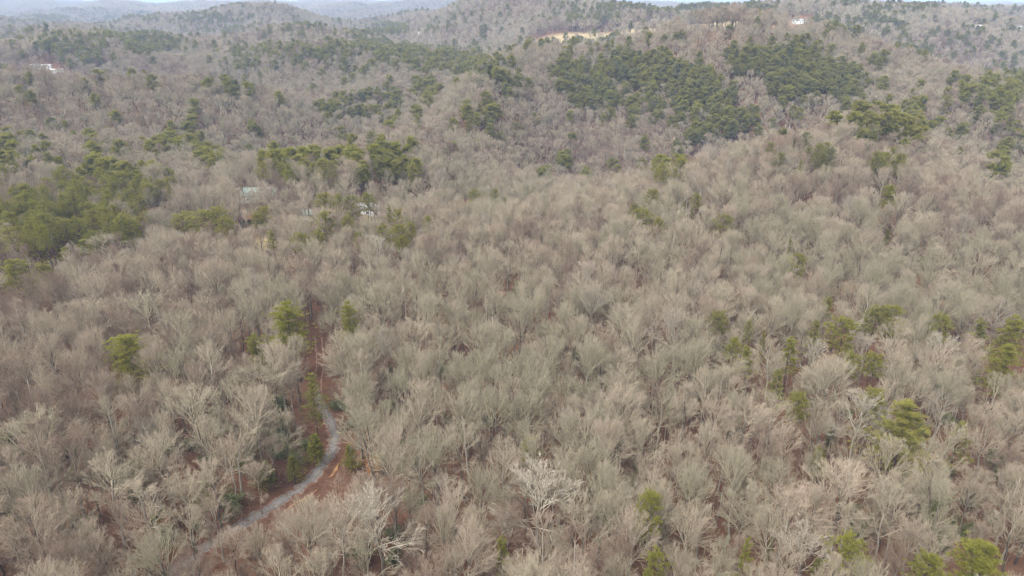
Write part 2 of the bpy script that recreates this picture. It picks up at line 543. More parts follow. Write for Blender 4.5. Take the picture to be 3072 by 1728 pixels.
def bare_tree(seed, H, R, base=0.4, limbs=8, kids=(6, 5, 5, 5), wood=1.0, twig_w=0.022, sides=(7, 5, 3, 3), gnarl=0.016, upright=0.0, dome=0.36):
    """bare hardwood; returns trunk Geo (trunk and main limbs) and crown Geo (branches and twigs)"""
    g = np.random.default_rng(seed)
    tg, cg = Geo(), Geo()
    top = (0.66 + 0.22 * upright) * H
    r0 = 0.0125 * H * wood
    s = 7
    t = np.linspace(0, 1, s)
    lean = g.uniform(-0.04, 0.04, 2) * H
    pts = np.zeros((1, s, 3))
    pts[0, :, 2] = t * top
    pts[0, :, 0] = lean[0] * t ** 2 + np.r_[0, g.standard_normal(s - 1) * 0.10]
    pts[0, :, 1] = lean[1] * t ** 2 + np.r_[0, g.standard_normal(s - 1) * 0.10]
    pts[0, 0, 2] = -0.6
    rad = (r0 * (1 - 0.55 * t))[None]
    rad[0, 0] *= 1.45
    tg.tubes(pts, rad, sides[0], 0.0)
    cen = np.array([lean[0], lean[1], H * (1 - dome) - 0.02 * H])
    env = np.array([R, R, H * dome])
    # limbs
    f = np.sort(g.uniform(0, 1, limbs))
    f[-3:] = g.uniform(0.92, 1.0, 3)
    hz = (base * H + f * (top - base * H)) / top
    P = np.stack([np.interp(hz, t, pts[0, :, 0]), np.interp(hz, t, pts[0, :, 1]), hz * top], 1)
    az = np.arange(limbs) * 2.4 + g.uniform(0, 6.28) + g.normal(0, 0.3, limbs)
    th = np.radians(74 - 52 * f + g.normal(0, 9, limbs)) * (1 - 0.28 * upright)
    D = np.stack([np.cos(az) * np.sin(th), np.sin(az) * np.sin(th), np.cos(th)], 1)
    L = envelope(P, D, cen, env) * g.uniform(0.78, 0.98, limbs)
    B = np.array([0, 0, 1.0]) * g.uniform(0.0, 0.16, limbs)[:, None] + g.normal(0, 0.06, (limbs, 3))
    r = r0 * g.uniform(0.36, 0.56, limbs) * np.clip(L / (0.45 * H), 0.5, 1.2)
    tt = np.linspace(0, 1, 6)
    tg.tubes(curve_pts(P, D, L, B, 6, g, gnarl * 0.6), r[:, None] * (1 - 0.8 * tt)[None], sides[1], 0.22)
    ages = (0.42, 0.62, 0.82)
    segs = (5, 3, 2)
    lfac = (0.95, 0.36, 0.5)
    amin, amax = (16, 22, 24), (46, 56, 62)
    for lv in range(3):
        k = kids[lv]
        n = len(P) * k
        idx = np.repeat(np.arange(len(P)), k)
        tpos = np.clip((np.tile(np.arange(k), len(P)) + g.uniform(0.1, 0.9, n)) / k, 0, 1)
        tpos = (0.06, 0.22, 0.15)[lv] + (0.66, 0.80, 0.86)[lv] * tpos
        tpos = np.minimum(tpos, 1)
        Pn, Tn = at_curve(P[idx], D[idx], L[idx], B[idx], tpos)
        ang = np.radians(g.uniform(amin[lv], amax[lv], n)) * np.where(tpos > 0.95, 0.4, 1)
        Dn = perp_turn(Tn, ang, g.uniform(0, 6.28, n), g)
        out = unit(Pn - np.array([cen[0], cen[1], H * 0.45]))
        Dn = unit(Dn + (0.22, 0.25, 0.3)[lv] * out + np.array([0, 0, 0.02]))
        Ln = np.minimum(L[idx] * lfac[lv] * (1.15 - 0.45 * tpos) * g.uniform(0.75, 1.25, n), envelope(Pn, Dn, cen, env) * g.uniform(0.8, 1.04, n))
        Ln = np.maximum(Ln, 0.35)
        rn = np.minimum(r[idx] * (1 - 0.6 * tpos) * 0.75, 0.0095 * Ln + 0.006)
        rn = np.maximum(rn, twig_w * (1.5, 0.95, 0.6)[lv])
        Bn = np.array([0, 0, 1.0]) * g.uniform(-0.05, 0.12, n)[:, None] + g.normal(0, 0.08, (n, 3))
        P, D, L, B, r = Pn, Dn, Ln, Bn, rn
        ts = np.linspace(0, 1, segs[lv])
        cg.tubes(curve_pts(P, D, L, B, segs[lv], g, gnarl), r[:, None] * (1 - 0.7 * ts)[None], 3, ages[lv])
    # twigs: slim blades, finest level
    k = kids[3]
    tip = P + D * L[:, None]
    q = np.sqrt((((tip - cen) / env) ** 2).sum(1))
    cnt = np.round(k * (0.5 + 0.9 * smooth(0.5, 0.95, q) * (tip[:, 2] > 0.5 * H)) + g.uniform(-0.4, 0.4, len(P))).astype(int)
    idx = np.repeat(np.arange(len(P)), np.maximum(cnt, 0))
    n = len(idx)
    tpos = g.uniform(0.1, 1, n)
    Pn, Tn = at_curve(P[idx], D[idx], L[idx], B[idx], tpos)
    Dn = unit(perp_turn(Tn, np.radians(g.uniform(15, 55, n)), g.uniform(0, 6.28, n), g) + 0.5 * unit(Pn - np.array([cen[0], cen[1], H * 0.5])))
    Ln = np.clip(L[idx] * g.uniform(0.5, 0.95, n), 0.3, 1.2)
    side = unit(np.cross(Dn, g.standard_normal((n, 3))))
    mid = Pn + Dn * (Ln * 0.55)[:, None] + g.normal(0, 0.05, (n, 3)) * Ln[:, None]
    V = np.stack([Pn - side * twig_w * 0.5, Pn + side * twig_w * 0.5, mid + side * twig_w * 0.42, mid - side * twig_w * 0.42, Pn + Dn * Ln[:, None] + np.array([0, 0, 0.06]) * Ln[:, None]], 1)
    b = np.arange(n)[:, None] * 5
    T = np.concatenate([b + [[0, 1, 2]], b + [[0, 2, 3]], b + [[3, 2, 4]]], 1)
    cg.add(V, T, 1.0)
    return tg, cg


def tufts(geo, C, D, length, width, n, g, spread=1.0, flat=1.0):
    """bunches of needles: n blades round each centre C, pointing about D"""
    m = len(C)
    idx = np.repeat(np.arange(m), n)
    d = unit(D[idx] + spread * g.standard_normal((m * n, 3)) * np.array([1, 1, flat]))
    c = C[idx] + g.normal(0, 0.18, (m * n, 3)) * length[idx][:, None] * np.array([1, 1, flat])
    L = length[idx] * g.uniform(0.6, 1.2, m * n)
    side = unit(np.cross(d, g.standard_normal((m * n, 3)))) * (width * g.uniform(0.7, 1.3, m * n))[:, None]
    V = np.stack([c - side, c + side, c + d * L[:, None]], 1)
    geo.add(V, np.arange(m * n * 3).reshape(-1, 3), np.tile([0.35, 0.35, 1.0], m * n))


def pine_tree(seed, H, R, base, kind, dens=1.0, blade=1.0):
    """returns trunk Geo and crown Geo (needles); kinds: round, white, slim, young"""
    g = np.random.default_rng(seed)
    tg, cg = Geo(), Geo()
    s = 8
    t = np.linspace(0, 1, s)
    pts = np.zeros((1, s, 3))
    pts[0, :, 2] = t * H * 0.97
    pts[0, 0, 2] = -0.5
    w = g.normal(0, 0.012, 2) * H
    pts[0, :, 0] = w[0] * np.sin(t * 2.5) + w[1] * t
    pts[0, :, 1] = w[1] * np.sin(t * 2.2) + w[0] * t
    tg.tubes(pts, (0.0105 * H * (1 - 0.86 * t))[None], 6, 0.0)
    nb = int({'round': 38, 'white': 66, 'slim': 36, 'young': 80}[kind] * dens)
    q = (np.arange(nb) + g.uniform(0, 1, nb)) / nb
    if kind == 'white':
        q = np.round(q * 9) / 9 + g.normal(0, 0.008, nb)
        q = np.clip(q, 0, 0.99)
    hz = base * H + q * (0.985 - base) * H
    az = np.arange(nb) * 2.39996 + g.normal(0, 0.4, nb)
    lop = 1 + 0.28 * np.sin(az * 1 + g.uniform(0, 6.28)) + 0.15 * np.sin(2 * az + q * 9)
    if kind == 'round':
        prof = np.sqrt(np.clip(1 - ((q - 0.42) / 0.62) ** 2, 0.03, 1))
        el = np.radians(-8 + 58 * q + g.normal(0, 9, nb))
    elif kind == 'white':
        prof = np.clip(1.12 - q, 0.12, 1) ** 0.72 * np.clip(0.62 + 1.5 * q, 0, 1) * g.choice([0.6, 0.85, 1.0, 1.15], nb)
        el = np.radians(-6 + 38 * q + g.normal(0, 6, nb))
    elif kind == 'slim':
        prof = np.clip(1.1 - 0.9 * q, 0.1, 1) * (0.7 + 0.5 * np.sin(q * 9) ** 2)
        el = np.radians(0 + 40 * q + g.normal(0, 10, nb))
    else:
        prof = np.clip(1.08 - q, 0.08, 1) ** 0.85
        el = np.radians(12 + 30 * q + g.normal(0, 8, nb))
    L = np.maximum(R * prof * lop * g.uniform(0.75, 1.15, nb), 0.25)
    P = np.stack([np.interp(hz / H, t, pts[0, :, 0]), np.interp(hz / H, t, pts[0, :, 1]), hz], 1)
    D = np.stack([np.cos(az) * np.cos(el), np.sin(az) * np.cos(el), np.sin(el)], 1)
    B = np.zeros((nb, 3))
    B[:, 2] = g.uniform(0.05, 0.22, nb)
    tt = np.linspace(0, 1, 4)
    tg.tubes(curve_pts(P, D, L, B, 4, g, 0.03), (0.0028 * H * np.clip(L / R, 0.4, 1))[:, None] * (1 - 0.75 * tt)[None], 4, 0.2)
    # dead stubs below the crown
    if kind in ('round', 'slim', 'white'):
        m = 9
        Pz = np.stack([np.zeros(m), np.zeros(m), g.uniform(base * 0.55, base, m) * H], 1)
        a2 = g.uniform(0, 6.28, m)
        D2 = np.stack([np.cos(a2), np.sin(a2), g.uniform(-0.3, 0.3, m)], 1)
        tg.tubes(curve_pts(Pz, D2, R * g.uniform(0.2, 0.6, m), np.zeros((m, 3)), 3, g, 0.05), np.full((m, 3), 0.025) * np.array([1, .7, .3]), 3, 0.2)
    ns = {'round': 11, 'white': 13, 'slim': 9, 'young': 8}[kind]
    idx = np.repeat(np.arange(nb), ns)
    tp = g.uniform({'round': 0.52, 'white': 0.38, 'slim': 0.45, 'young': 0.2}[kind], 1.06, nb * ns)
    C, T = at_curve(P[idx], D[idx], L[idx], B[idx], tp)
    sw = {'round': 0.19, 'white': 0.22, 'slim': 0.17, 'young': 0.16}[kind]
    off = g.normal(0, 1, (len(C), 3)) * (sw * L[idx])[:, None] * np.array([1, 1, 0.2 if kind == 'white' else 0.5])
    off[:, 2] += 0.05
    C = C + off
    nbld = int({'round': 19, 'white': 19, 'slim': 18, 'young': 18}[kind])
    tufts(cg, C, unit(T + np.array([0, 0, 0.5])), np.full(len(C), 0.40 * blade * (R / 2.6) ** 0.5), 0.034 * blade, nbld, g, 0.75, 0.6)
    return tg, cg


def shrub(seed, H, R, leaf=0.14, n=2600):
    g = np.random.default_rng(seed)
    tg, cg = Geo(), Geo()
    m = 9
    az = g.uniform(0, 6.28, m)
    th = np.radians(g.uniform(8, 42, m))
    D = np.stack([np.cos(az) * np.sin(th), np.sin(az) * np.sin(th), np.cos(th)], 1)
    P = g.normal(0, 0.12, (m, 3)) * np.array([1, 1, 0]) + np.array([0, 0, -0.2])
    L = g.uniform(0.6, 1.0, m) * H
    B = np.zeros((m, 3))
    tt = np.linspace(0, 1, 4)
    tg.tubes(curve_pts(P, D, L, B, 4, g, 0.04), np.full((m, 1), 0.05) * (1 - 0.8 * tt)[None], 4, 0.1)
    k = 60
    idx = g.integers(0, m, k)
    C, _ = at_curve(P[idx], D[idx], L[idx], B[idx], g.uniform(0.3, 1.0, k))
    C = C + g.normal(0, 0.22, (k, 3)) * np.array([R, R, 0.45 * H])
    C[:, 2] = np.clip(C[:, 2], 0.3, H)
    per = n // k
    c = np.repeat(C, per, 0) + g.normal(0, 0.30, (k * per, 3)) * np.array([R * 0.55, R * 0.55, H * 0.16])
    a = unit(g.standard_normal((len(c), 3)) + np.array([0, 0, 0.4]))
    b = unit(np.cross(a, g.standard_normal((len(c), 3))))
    sz = leaf * g.uniform(0.7, 1.4, len(c))[:, None]
    V = np.stack([c - b * sz * 0.45, c + b * sz * 0.45, c + a * sz * 1.5], 1)
    cg.add(V, np.arange(len(c) * 3).reshape(-1, 3), 1.0)
    return tg, cg


def sapling(seed, H, kids=(5, 4), twig=0.018, pole=0.05):
    """thin young hardwood with upswept side shoots"""
    g = np.random.default_rng(seed)
    geo = Geo()
    s = 6
    t = np.linspace(0, 1, s)
    pts = np.zeros((1, s, 3))
    pts[0, :, 2] = t * H
    pts[0, 0, 2] = -0.3
    pts[0, 1:, :2] = g.normal(0, 0.02, (s - 1, 2)) * H
    geo.tubes(pts, (pole * (1 - 0.85 * t))[None], 4, 0.25)
    n = 26
    f = g.uniform(0.25, 0.98, n)
    P = np.stack([np.interp(f, t, pts[0, :, 0]), np.interp(f, t, pts[0, :, 1]), f * H], 1)
    az, el = g.uniform(0, 6.28, n), np.radians(g.uniform(22, 60, n))
    D = np.stack([np.cos(az) * np.cos(el), np.sin(az) * np.cos(el), np.sin(el)], 1)
    L = H * 0.34 * (1.1 - 0.75 * f) * g.uniform(0.6, 1.2, n)
    B = np.zeros((n, 3))
    B[:, 2] = 0.1
    tt = np.linspace(0, 1, 3)
    geo.tubes(curve_pts(P, D, L, B, 3, g, 0.03), np.full((n, 1), 0.016) * (1 - 0.6 * tt)[None], 3, 0.7)
    for k, fac in zip(kids, (0.5, 0.5)):
        idx = np.repeat(np.arange(len(P)), k)
        tp = g.uniform(0.2, 1, len(idx))
        Pn, T = at_curve(P[idx], D[idx], L[idx], B[idx], tp)
        D = unit(perp_turn(T, np.radians(g.uniform(20, 55, len(idx))), g.uniform(0, 6.28, len(idx)), g) + np.array([0, 0, 0.2]))
        L = L[idx] * fac * g.uniform(0.6, 1.2, len(idx))
        P, B = Pn, np.zeros((len(idx), 3))
        side = unit(np.cross(D, g.standard_normal((len(idx), 3)))) * twig * 0.5
        V = np.stack([P - side, P + side, P + D * L[:, None]], 1)
        geo.add(V, np.arange(len(idx) * 3).reshape(-1, 3), 1.0)
    return geo


def fuse(a, b):
    c = Geo()
    for q in (a, b):
        if q.n:
            c.add(np.concatenate(q.V), np.concatenate(q.T), np.concatenate(q.A))
    return c


# library: unit heights are real metres; each entry keeps its nominal height H and crown radius R
BARE = []          # near variants: (trunk mesh, crown mesh, H, R)
for i, (H, R, base, limbs, up, wood, dome) in enumerate([
        (17.0, 3.9, 0.38, 12, 0.0, 1.0, 0.29), (16.0, 3.5, 0.40, 11, 0.1, 0.9, 0.28), (18.5, 4.5, 0.38, 13, 0.0, 1.1, 0.28), (16.5, 2.7, 0.36, 13, 0.7, 0.85, 0.32),
        (17.0, 3.7, 0.44, 11, 0.05, 1.0, 0.26), (18.5, 2.6, 0.38, 14, 0.95, 0.95, 0.34), (15.0, 3.8, 0.36, 11, 0.0, 0.95, 0.30), (16.5, 3.2, 0.42, 11, 0.3, 1.0, 0.28),
        (11.5, 2.4, 0.34, 9, 0.3, 0.8, 0.33), (9.5, 2.1, 0.30, 9, 0.4, 0.75, 0.34)]):
    tg, cg = bare_tree(100 + i, H, R, base, limbs, (5, 6, 5, 3), wood, 0.0125, upright=up, dome=dome)
    BARE.append((tg.mesh('bare_trunk', BARK, True), cg.mesh('bare_crown', BARK), H, R, fuse(tg, cg)))
for i, (H, R) in enumerate([(18.5, 5.2), (17.5, 4.8)]):       # pale open-crowned trees with heavy limbs
    tg, cg = bare_tree(150 + i, H, R, 0.36, 8, (6, 5, 5, 4), 1.1, 0.020, gnarl=0.05, dome=0.36)
    BARE.append((tg.mesh('bare_trunk', BARK, True), cg.mesh('bare_crown', BARK), H, R, fuse(tg, cg)))
MID = []
for i in range(6):
    H, R = 14.0 + (i % 4) * 1.5, 3.1 + (i % 3) * 0.5
    tg, cg = bare_tree(200 + i, H, R, 0.42, 9, (5, 4, 3, 4), 1.0, 0.036, (5, 3, 3, 3), upright=0.2 * (i % 4), dome=0.27)
    MID.append((fuse(tg, cg).mesh('mid_bare_tree', BARK), H, R))
FAR = []
for i in range(5):
    H, R = 14.5 + (i % 3) * 1.7, 3.3 + (i % 3) * 0.5
    tg, cg = bare_tree(300 + i, H, R, 0.44, 8, (4, 3, 2, 2), 1.1, 0.11, (3, 3, 3, 3), upright=0.1 * (i % 3), dome=0.27)
    FAR.append((fuse(tg, cg).mesh('far_bare_tree', BARK), H, R))
PINES = {}
for kind, defs in {'round': [(17, 2.3, 0.60), (17.5, 2.1, 0.55), (16, 2.5, 0.64), (18.5, 2.2, 0.70)], 'white': [(23, 4.0, 0.36), (22, 3.7, 0.42), (24, 4.2, 0.30)],
                   'slim': [(17, 1.6, 0.50), (15.5, 1.8, 0.42)], 'young': [(8, 2.0, 0.10), (9, 2.3, 0.14)]}.items():
    PINES[kind] = []
    for i, (H, R, b) in enumerate(defs):
        tg, cg = pine_tree(400 + 17 * i + len(kind), H, R, b, kind)
        PINES[kind].append((tg.mesh('pine_trunk', DARKBARK, True), cg.mesh('pine_crown', NEEDLE), H, R, b))
FARPINE = []
for i in range(5):
    H, R = 16.5 + i % 3, 2.1 + 0.3 * (i % 2)
    tg, cg = pine_tree(500 + i, H, R, 0.50 + 0.05 * (i % 3), 'round', 0.6, 2.6)
    me = fuse(tg, cg)
    m = me.mesh('far_pine_tree', NEEDLE)
    m.materials.append(DARKBARK)
    nt_ = sum(len(T) for T in tg.T)
    mi = np.zeros(len(m.polygons), np.int32)
    mi[:nt_] = 1
    m.polygons.foreach_set('material_index', mi)
    FARPINE.append((m, H, R))
SHRUBS = []
for i, (H, R) in enumerate([(3.8, 1.6), (3.0, 1.9), (5.0, 1.7), (2.6, 1.4)]):
    tg, cg = shrub(600 + i, H, R)
    SHRUBS.append((tg.mesh('shrub_stem', BARK), cg.mesh('shrub_foliage', LEAF), H, R))
SAPS = []
for i in range(6):
    H = (5.5, 7.0, 4.2, 8.5, 6.2, 3.4)[i]
    SAPS.append((sapling(700 + i, H, pole=0.03 + 0.004 * H).mesh('bare_sapling', BARK), H, 0.25 * H))

# ------------------------------------------------------------------ things: helpers
def tag(o, label, cat, group=None):
    o['label'] = label
    o['category'] = cat
    if group:
        o['group'] = group


def put_tree(name, trunk, crown, x, y, rz, sxy, sz, tone, parts=('trunk', 'crown'), lean=(0, 0), dz=0.0):
    e = bpy.data.objects.new(name, None)
    e.empty_display_size = 0.5
    e.location = (x, y, float(ground_z(x, y)) + dz)
    e.rotation_euler = (lean[0], lean[1], rz)
    e.scale = (sxy, sxy, sz)
    COL.objects.link(e)
    for nm, me in zip(parts, (trunk, crown)):
        p = bpy.data.objects.new(nm, me)
        p.parent = e
        p['tone'] = float(tone)
        COL.objects.link(p)
    return e


RG = np.random.default_rng(2024)

# ------------------------------------------------------------------ hand placed pines
# photo pixel of the crown top, crown width and height in pixels, kind, tone, tree height (m), label, short name when others are described from it
PINE_PX = [
    (2727, 1213, 162, 185, 'white', 0.90, 23, 'broad golden-green white pine, the largest evergreen in the lower right', 'the broad golden pine'),
    (374, 1017, 132, 150, 'white', 0.72, 23, 'large olive white pine with layered boughs, well to the driveway\'s left', 'the large olive pine'),
    (874, 902, 112, 140, 'white', 0.78, 24, 'tall olive pine with spreading boughs at the head of the driveway', 'the driveway-head pine'),
    (771, 1001, 60, 72, 'white', 0.70, 17, 'smaller olive pine just below and left of the driveway-head pine', None),
    (932, 1122, 66, 135, 'white', 0.58, 18, 'green pine with a full crown hanging over the driveway\'s left edge', 'the driveway-edge pine'),
    (1054, 905, 60, 90, 'white', 0.82, 21, 'pale yellow-green conical pine right of the driveway\'s upper end', 'the pale conical pine'),
    (1964, 1502, 80, 100, 'round', 0.84, 21, 'yellow-green pine on a long bare dark trunk, low centre right', 'the long-trunked yellow pine'),
    (1511, 1620, 62, 80, 'slim', 0.86, 16, 'bright lime pine standing over red leaf litter, bottom centre', 'the lime bottom pine'),
    (1956, 1677, 72, 80, 'round', 0.84, 17, 'bright pine cut by the bottom edge below the long-trunked yellow pine', None),
    (2243, 1620, 48, 100, 'slim', 0.80, 18, 'narrow spire-like bright green pine by the bottom edge', 'the narrow spire pine'),
    (2555, 1640, 96, 92, 'round', 0.82, 19, 'wide domed yellow-green pine at the bottom edge, lower right', 'the domed bottom pine'),
    (2785, 1684, 80, 70, 'round', 0.82, 18, 'bright pine crown cut by the bottom edge right of the domed one', None),
    (2990, 1655, 172, 110, 'white', 0.80, 22, 'pale feathery pine filling the bottom right corner', 'the corner pine'),
    (2394, 1184, 64, 62, 'round', 0.62, 19, 'compact deep green pine with a forked dark trunk, lower right', 'the compact green pine'),
    (2338, 1110, 68, 100, 'slim', 0.50, 20, 'thin olive pine close behind the compact green pine', None),
    (2616, 1172, 66, 54, 'round', 0.84, 19, 'lopsided lime pine top left of the broad golden pine', None),
    (2503, 1286, 34, 34, 'young', 0.50, 8, 'small green pine low among bare trees left of the golden pine', None),
    (2470, 1348, 48, 46, 'young', 0.66, 9, 'small round green pine between bare crowns, lower right', 'the small round pine'),
    (2900, 1270, 80, 110, 'slim', 0.46, 17, 'hazy olive pine veiled by bare branches right of the golden pine', None),
    (2318, 1612, 30, 30, 'young', 0.66, 8, 'little green pine tuft right of the narrow spire pine', None),
    (2470, 1680, 62, 50, 'slim', 0.45, 13, 'dull green pine just left of the domed bottom pine', None),
    (1584, 1325, 66, 62, 'round', 0.66, 14, 'olive ball-crowned pine alone among bare trees, low centre', 'the ball-crowned pine'),
    (1254, 1190, 32, 84, 'young', 0.36, 9, 'dark green upright young pine right of the driveway thicket', 'the dark upright pine'),
    (1043, 1340, 46, 70, 'young', 0.72, 7, 'bright young pine on the driveway\'s right verge', 'the right-verge young pine'),
    (938, 1305, 54, 90, 'young', 0.76, 8, 'bright young pine on the driveway\'s left verge at the bend', 'the left-verge young pine'),
    (875, 1372, 44, 70, 'young', 0.55, 7, 'dull green young pine left of the driveway bend', None),
    (791, 1385, 60, 62, 'young', 0.46, 7, 'greyish young pine behind bare stems left of the driveway', None),
    (727, 1348, 30, 44, 'young', 0.50, 7, 'small dark young pine farther left of the driveway bend', None),
    (672, 1492, 32, 60, 'young', 0.25, 7, 'dark young pine beside the driveway\'s lower stretch', None),
    (3014, 1036, 82, 125, 'white', 0.84, 20, 'yellow-tipped layered pine close to the right edge', 'the yellow-tipped edge pine'),
    (3052, 948, 76, 115, 'white', 0.88, 22, 'pale gold pine cut by the right edge', None),
    (2954, 962, 66, 90, 'slim', 0.48, 20, 'sparse olive pine with visible trunk near the right edge', None),
    (2851, 958, 56, 76, 'round', 0.70, 20, 'bright green pine peering over a bare crown, right side', 'the peering green pine'),
    (2680, 928, 66, 90, 'round', 0.66, 21, 'right one of two tall pines standing together, right side', None),
    (2620, 926, 80, 80, 'round', 0.46, 21, 'darker left one of two tall pines together, right side', 'the tall pine pair'),
    (2521, 960, 84, 90, 'round', 0.70, 20, 'wide yellow-green pine with open branching, right of centre', 'the wide open pine'),
    (2445, 957, 52, 92, 'slim', 0.52, 20, 'two-storeyed narrow pine touching the wide open pine', None),
    (2487, 898, 30, 42, 'round', 0.58, 19, 'small-headed pine on a leaning trunk behind the wide open pine', None),
    (2378, 1016, 66, 95, 'slim', 0.72, 19, 'straggly yellow-green pine with gaps between its branches', 'the straggly pine'),
    (2245, 1042, 58, 68, 'slim', 0.78, 17, 'lime pine leaning to the right over a domed bare crown', 'the leaning lime pine'),
    (2298, 992, 26, 44, 'slim', 0.60, 18, 'thin small pine between the leaning and straggly pines', None),
    (2175, 1005, 46, 50, 'round', 0.74, 18, 'small lime pine left of the leaning lime pine', None),
    (2163, 941, 60, 46, 'round', 0.50, 19, 'flat-topped green pine, leftmost of the right-hand group', 'the flat-topped pine'),
    (2247, 968, 26, 20, 'round', 0.52, 18, 'tiny green pine top right of the flat-topped pine', None),
    (2559, 1068, 52, 40, 'round', 0.70, 17, 'green pine top poking over a bare crown below the wide open pine', None),
    (2630, 1070, 56, 50, 'round', 0.72, 17, 'green pine top beside a pale bare crown below the pine pair', None),
    (2827, 1084, 38, 36, 'young', 0.64, 9, 'small green pine tuft below the peering green pine', None),
    (2938, 1085, 40, 50, 'young', 0.30, 9, 'dark small pine left of the yellow-tipped edge pine', None),
    (2167, 650, 58, 82, 'round', 0.56, 20, 'egg-shaped green pine alone right of centre', 'the egg-shaped pine'),
    (2372, 716, 22, 44, 'slim', 0.48, 22, 'thin green pine spire on a leaning trunk, right of centre', None),
    (2392, 766, 52, 68, 'round', 0.68, 19, 'yellow-green pine below the thin leaning spire', 'the yellow mid pine'),
    (2676, 558, 50, 80, 'white', 0.80, 21, 'pale feathery pine high on the right slope', 'the pale slope pine'),
    (2956, 690, 34, 32, 'young', 0.70, 9, 'little lime pine among bare trees near the right edge', 'the little lime pine'),
    (2664, 690, 26, 30, 'young', 0.50, 9, 'small dull pine below the pale slope pine', None),
    (2078, 626, 22, 38, 'slim', 0.40, 18, 'narrow green pine right of a twin, left of the egg-shaped pine', None),
    (2054, 610, 24, 38, 'slim', 0.42, 18, 'narrow green pine, left of two, left of the egg-shaped pine', None),
    (2098, 586, 32, 24, 'round', 0.60, 18, 'small olive pine top above the two narrow pines', None),
    (1946, 573, 46, 40, 'round', 0.58, 20, 'olive pine rising behind the centre-right pine clump', None),
    (1904, 618, 32, 34, 'round', 0.40, 18, 'darker left pine of the centre-right clump', None),
    (1942, 634, 70, 58, 'round', 0.64, 19, 'widest pine of the centre-right clump', 'the centre-right pine clump'),
    (1978, 662, 38, 32, 'round', 0.72, 17, 'lime pine at the right foot of the centre-right clump', None),
    (1545, 844, 28, 52, 'young', 0.66, 10, 'small two-tufted lime pine in the centre of the woods', 'the two-tufted pine'),
    (1062, 590, 52, 78, 'round', 0.44, 24, 'round-headed dark green pine on a tall trunk beside the pale house', 'the round-headed pine'),
    (1109, 586, 48, 34, 'round', 0.52, 22, 'green pine top just above the pale house roof', None),
    (1157, 618, 32, 68, 'slim', 0.56, 21, 'slim pine just right of the pale house', None),
    (1191, 638, 42, 55, 'round', 0.60, 21, 'olive pine behind the dense clump right of the pale house', None),
    (1195, 676, 62, 64, 'round', 0.66, 20, 'biggest pine of the dense clump below the pale house', 'the house-side pine clump'),
    (1145, 684, 48, 52, 'round', 0.62, 19, 'left pine of the dense clump below the pale house', None),
    (1236, 676, 40, 52, 'round', 0.62, 19, 'right pine of the dense clump below the pale house', None),
    (1204, 716, 40, 42, 'round', 0.68, 18, 'low front pine of the dense clump below the pale house', None),
    (1208, 756, 24, 28, 'young', 0.70, 9, 'tiny lime pine at the foot of the dense clump', None),
    (1072, 703, 34, 32, 'round', 0.66, 17, 'lime pine below the round-headed pine', None),
    (1040, 655, 42, 40, 'round', 0.62, 19, 'olive pine left of the round-headed pine\'s trunk', None),
    (1282, 655, 30, 46, 'round', 0.74, 19, 'bright teardrop pine right of the house-side clump', 'the teardrop pine'),
    (1302, 640, 18, 28, 'slim', 0.55, 18, 'small dull pine behind the teardrop pine', None),
    (1421, 578, 42, 40, 'round', 0.60, 20, 'left olive pine of the trio above centre', None),
    (1481, 572, 30, 38, 'round', 0.62, 20, 'middle olive pine of the trio above centre', 'the trio above centre'),
    (1519, 598, 20, 20, 'round', 0.60, 18, 'smallest right pine of the trio above centre', None),
    (970, 585, 56, 42, 'round', 0.62, 21, 'flat olive pine left of the round-headed pine', None),
    (966, 638, 62, 98, 'round', 0.56, 21, 'tall olive pine with visible trunk left of the round-headed pine', None),
    (1012, 590, 36, 44, 'round', 0.64, 22, 'yellowish pine close left of the round-headed pine', None),
    (900, 705, 60, 40, 'round', 0.60, 18, 'low olive pine below the tan yard', None),
    (950, 700, 50, 46, 'round', 0.62, 18, 'olive pine between the tan yard and the round-headed pine', None),
    (815, 690, 44, 50, 'slim', 0.66, 18, 'thin yellow-green pine beside the grassy yard', None),
    (540, 648, 84, 50, 'round', 0.62, 19, 'wide olive pine left of the orange-roofed shed', 'the shed-side pines'),
    (596, 638, 88, 56, 'round', 0.64, 20, 'largest olive pine left of the orange-roofed shed', None),
    (648, 632, 74, 54, 'round', 0.60, 20, 'olive pine behind the orange-roofed shed', None),
    (690, 655, 56, 50, 'round', 0.64, 19, 'olive pine hanging over the orange-roofed shed', None),
    (795, 628, 50, 44, 'round', 0.64, 19, 'olive pine right of the orange-roofed shed', None),
    (770, 645, 40, 34, 'round', 0.62, 18, 'small olive pine touching the orange-roofed shed', None),
    (20, 784, 74, 74, 'white', 0.84, 20, 'yellow-olive pine cut by the left edge', 'the left-edge pine'),
    (131, 798, 52, 48, 'round', 0.60, 18, 'small olive pine right of the left-edge pine', None),
    (190, 743, 52, 52, 'slim', 0.68, 19, 'yellowish thin pine above the left-edge pine', None),
    (250, 725, 38, 32, 'round', 0.76, 18, 'bright pine top below the left pine stand', None),
    (1113, 402, 46, 40, 'round', 0.36, 22, 'dark umbrella-crowned pine standing alone, upper centre', 'the umbrella pine'),
    (1048, 404, 46, 36, 'round', 0.56, 20, 'round olive pine left of the umbrella pine', None),
    (1405, 346, 36, 66, 'white', 0.60, 22, 'conical spire pine on the slope, upper centre', 'the conical spire pine'),
    (1250, 346, 40, 76, 'white', 0.82, 21, 'yellowish ragged pine left of the conical spire pine', None),
    (1552, 370, 42, 40, 'round', 0.40, 19, 'dark green pine right of the conical spire pine', None),
    (1500, 400, 36, 26, 'round', 0.44, 18, 'low green pine pair in front of the conical spire pine', None),
]
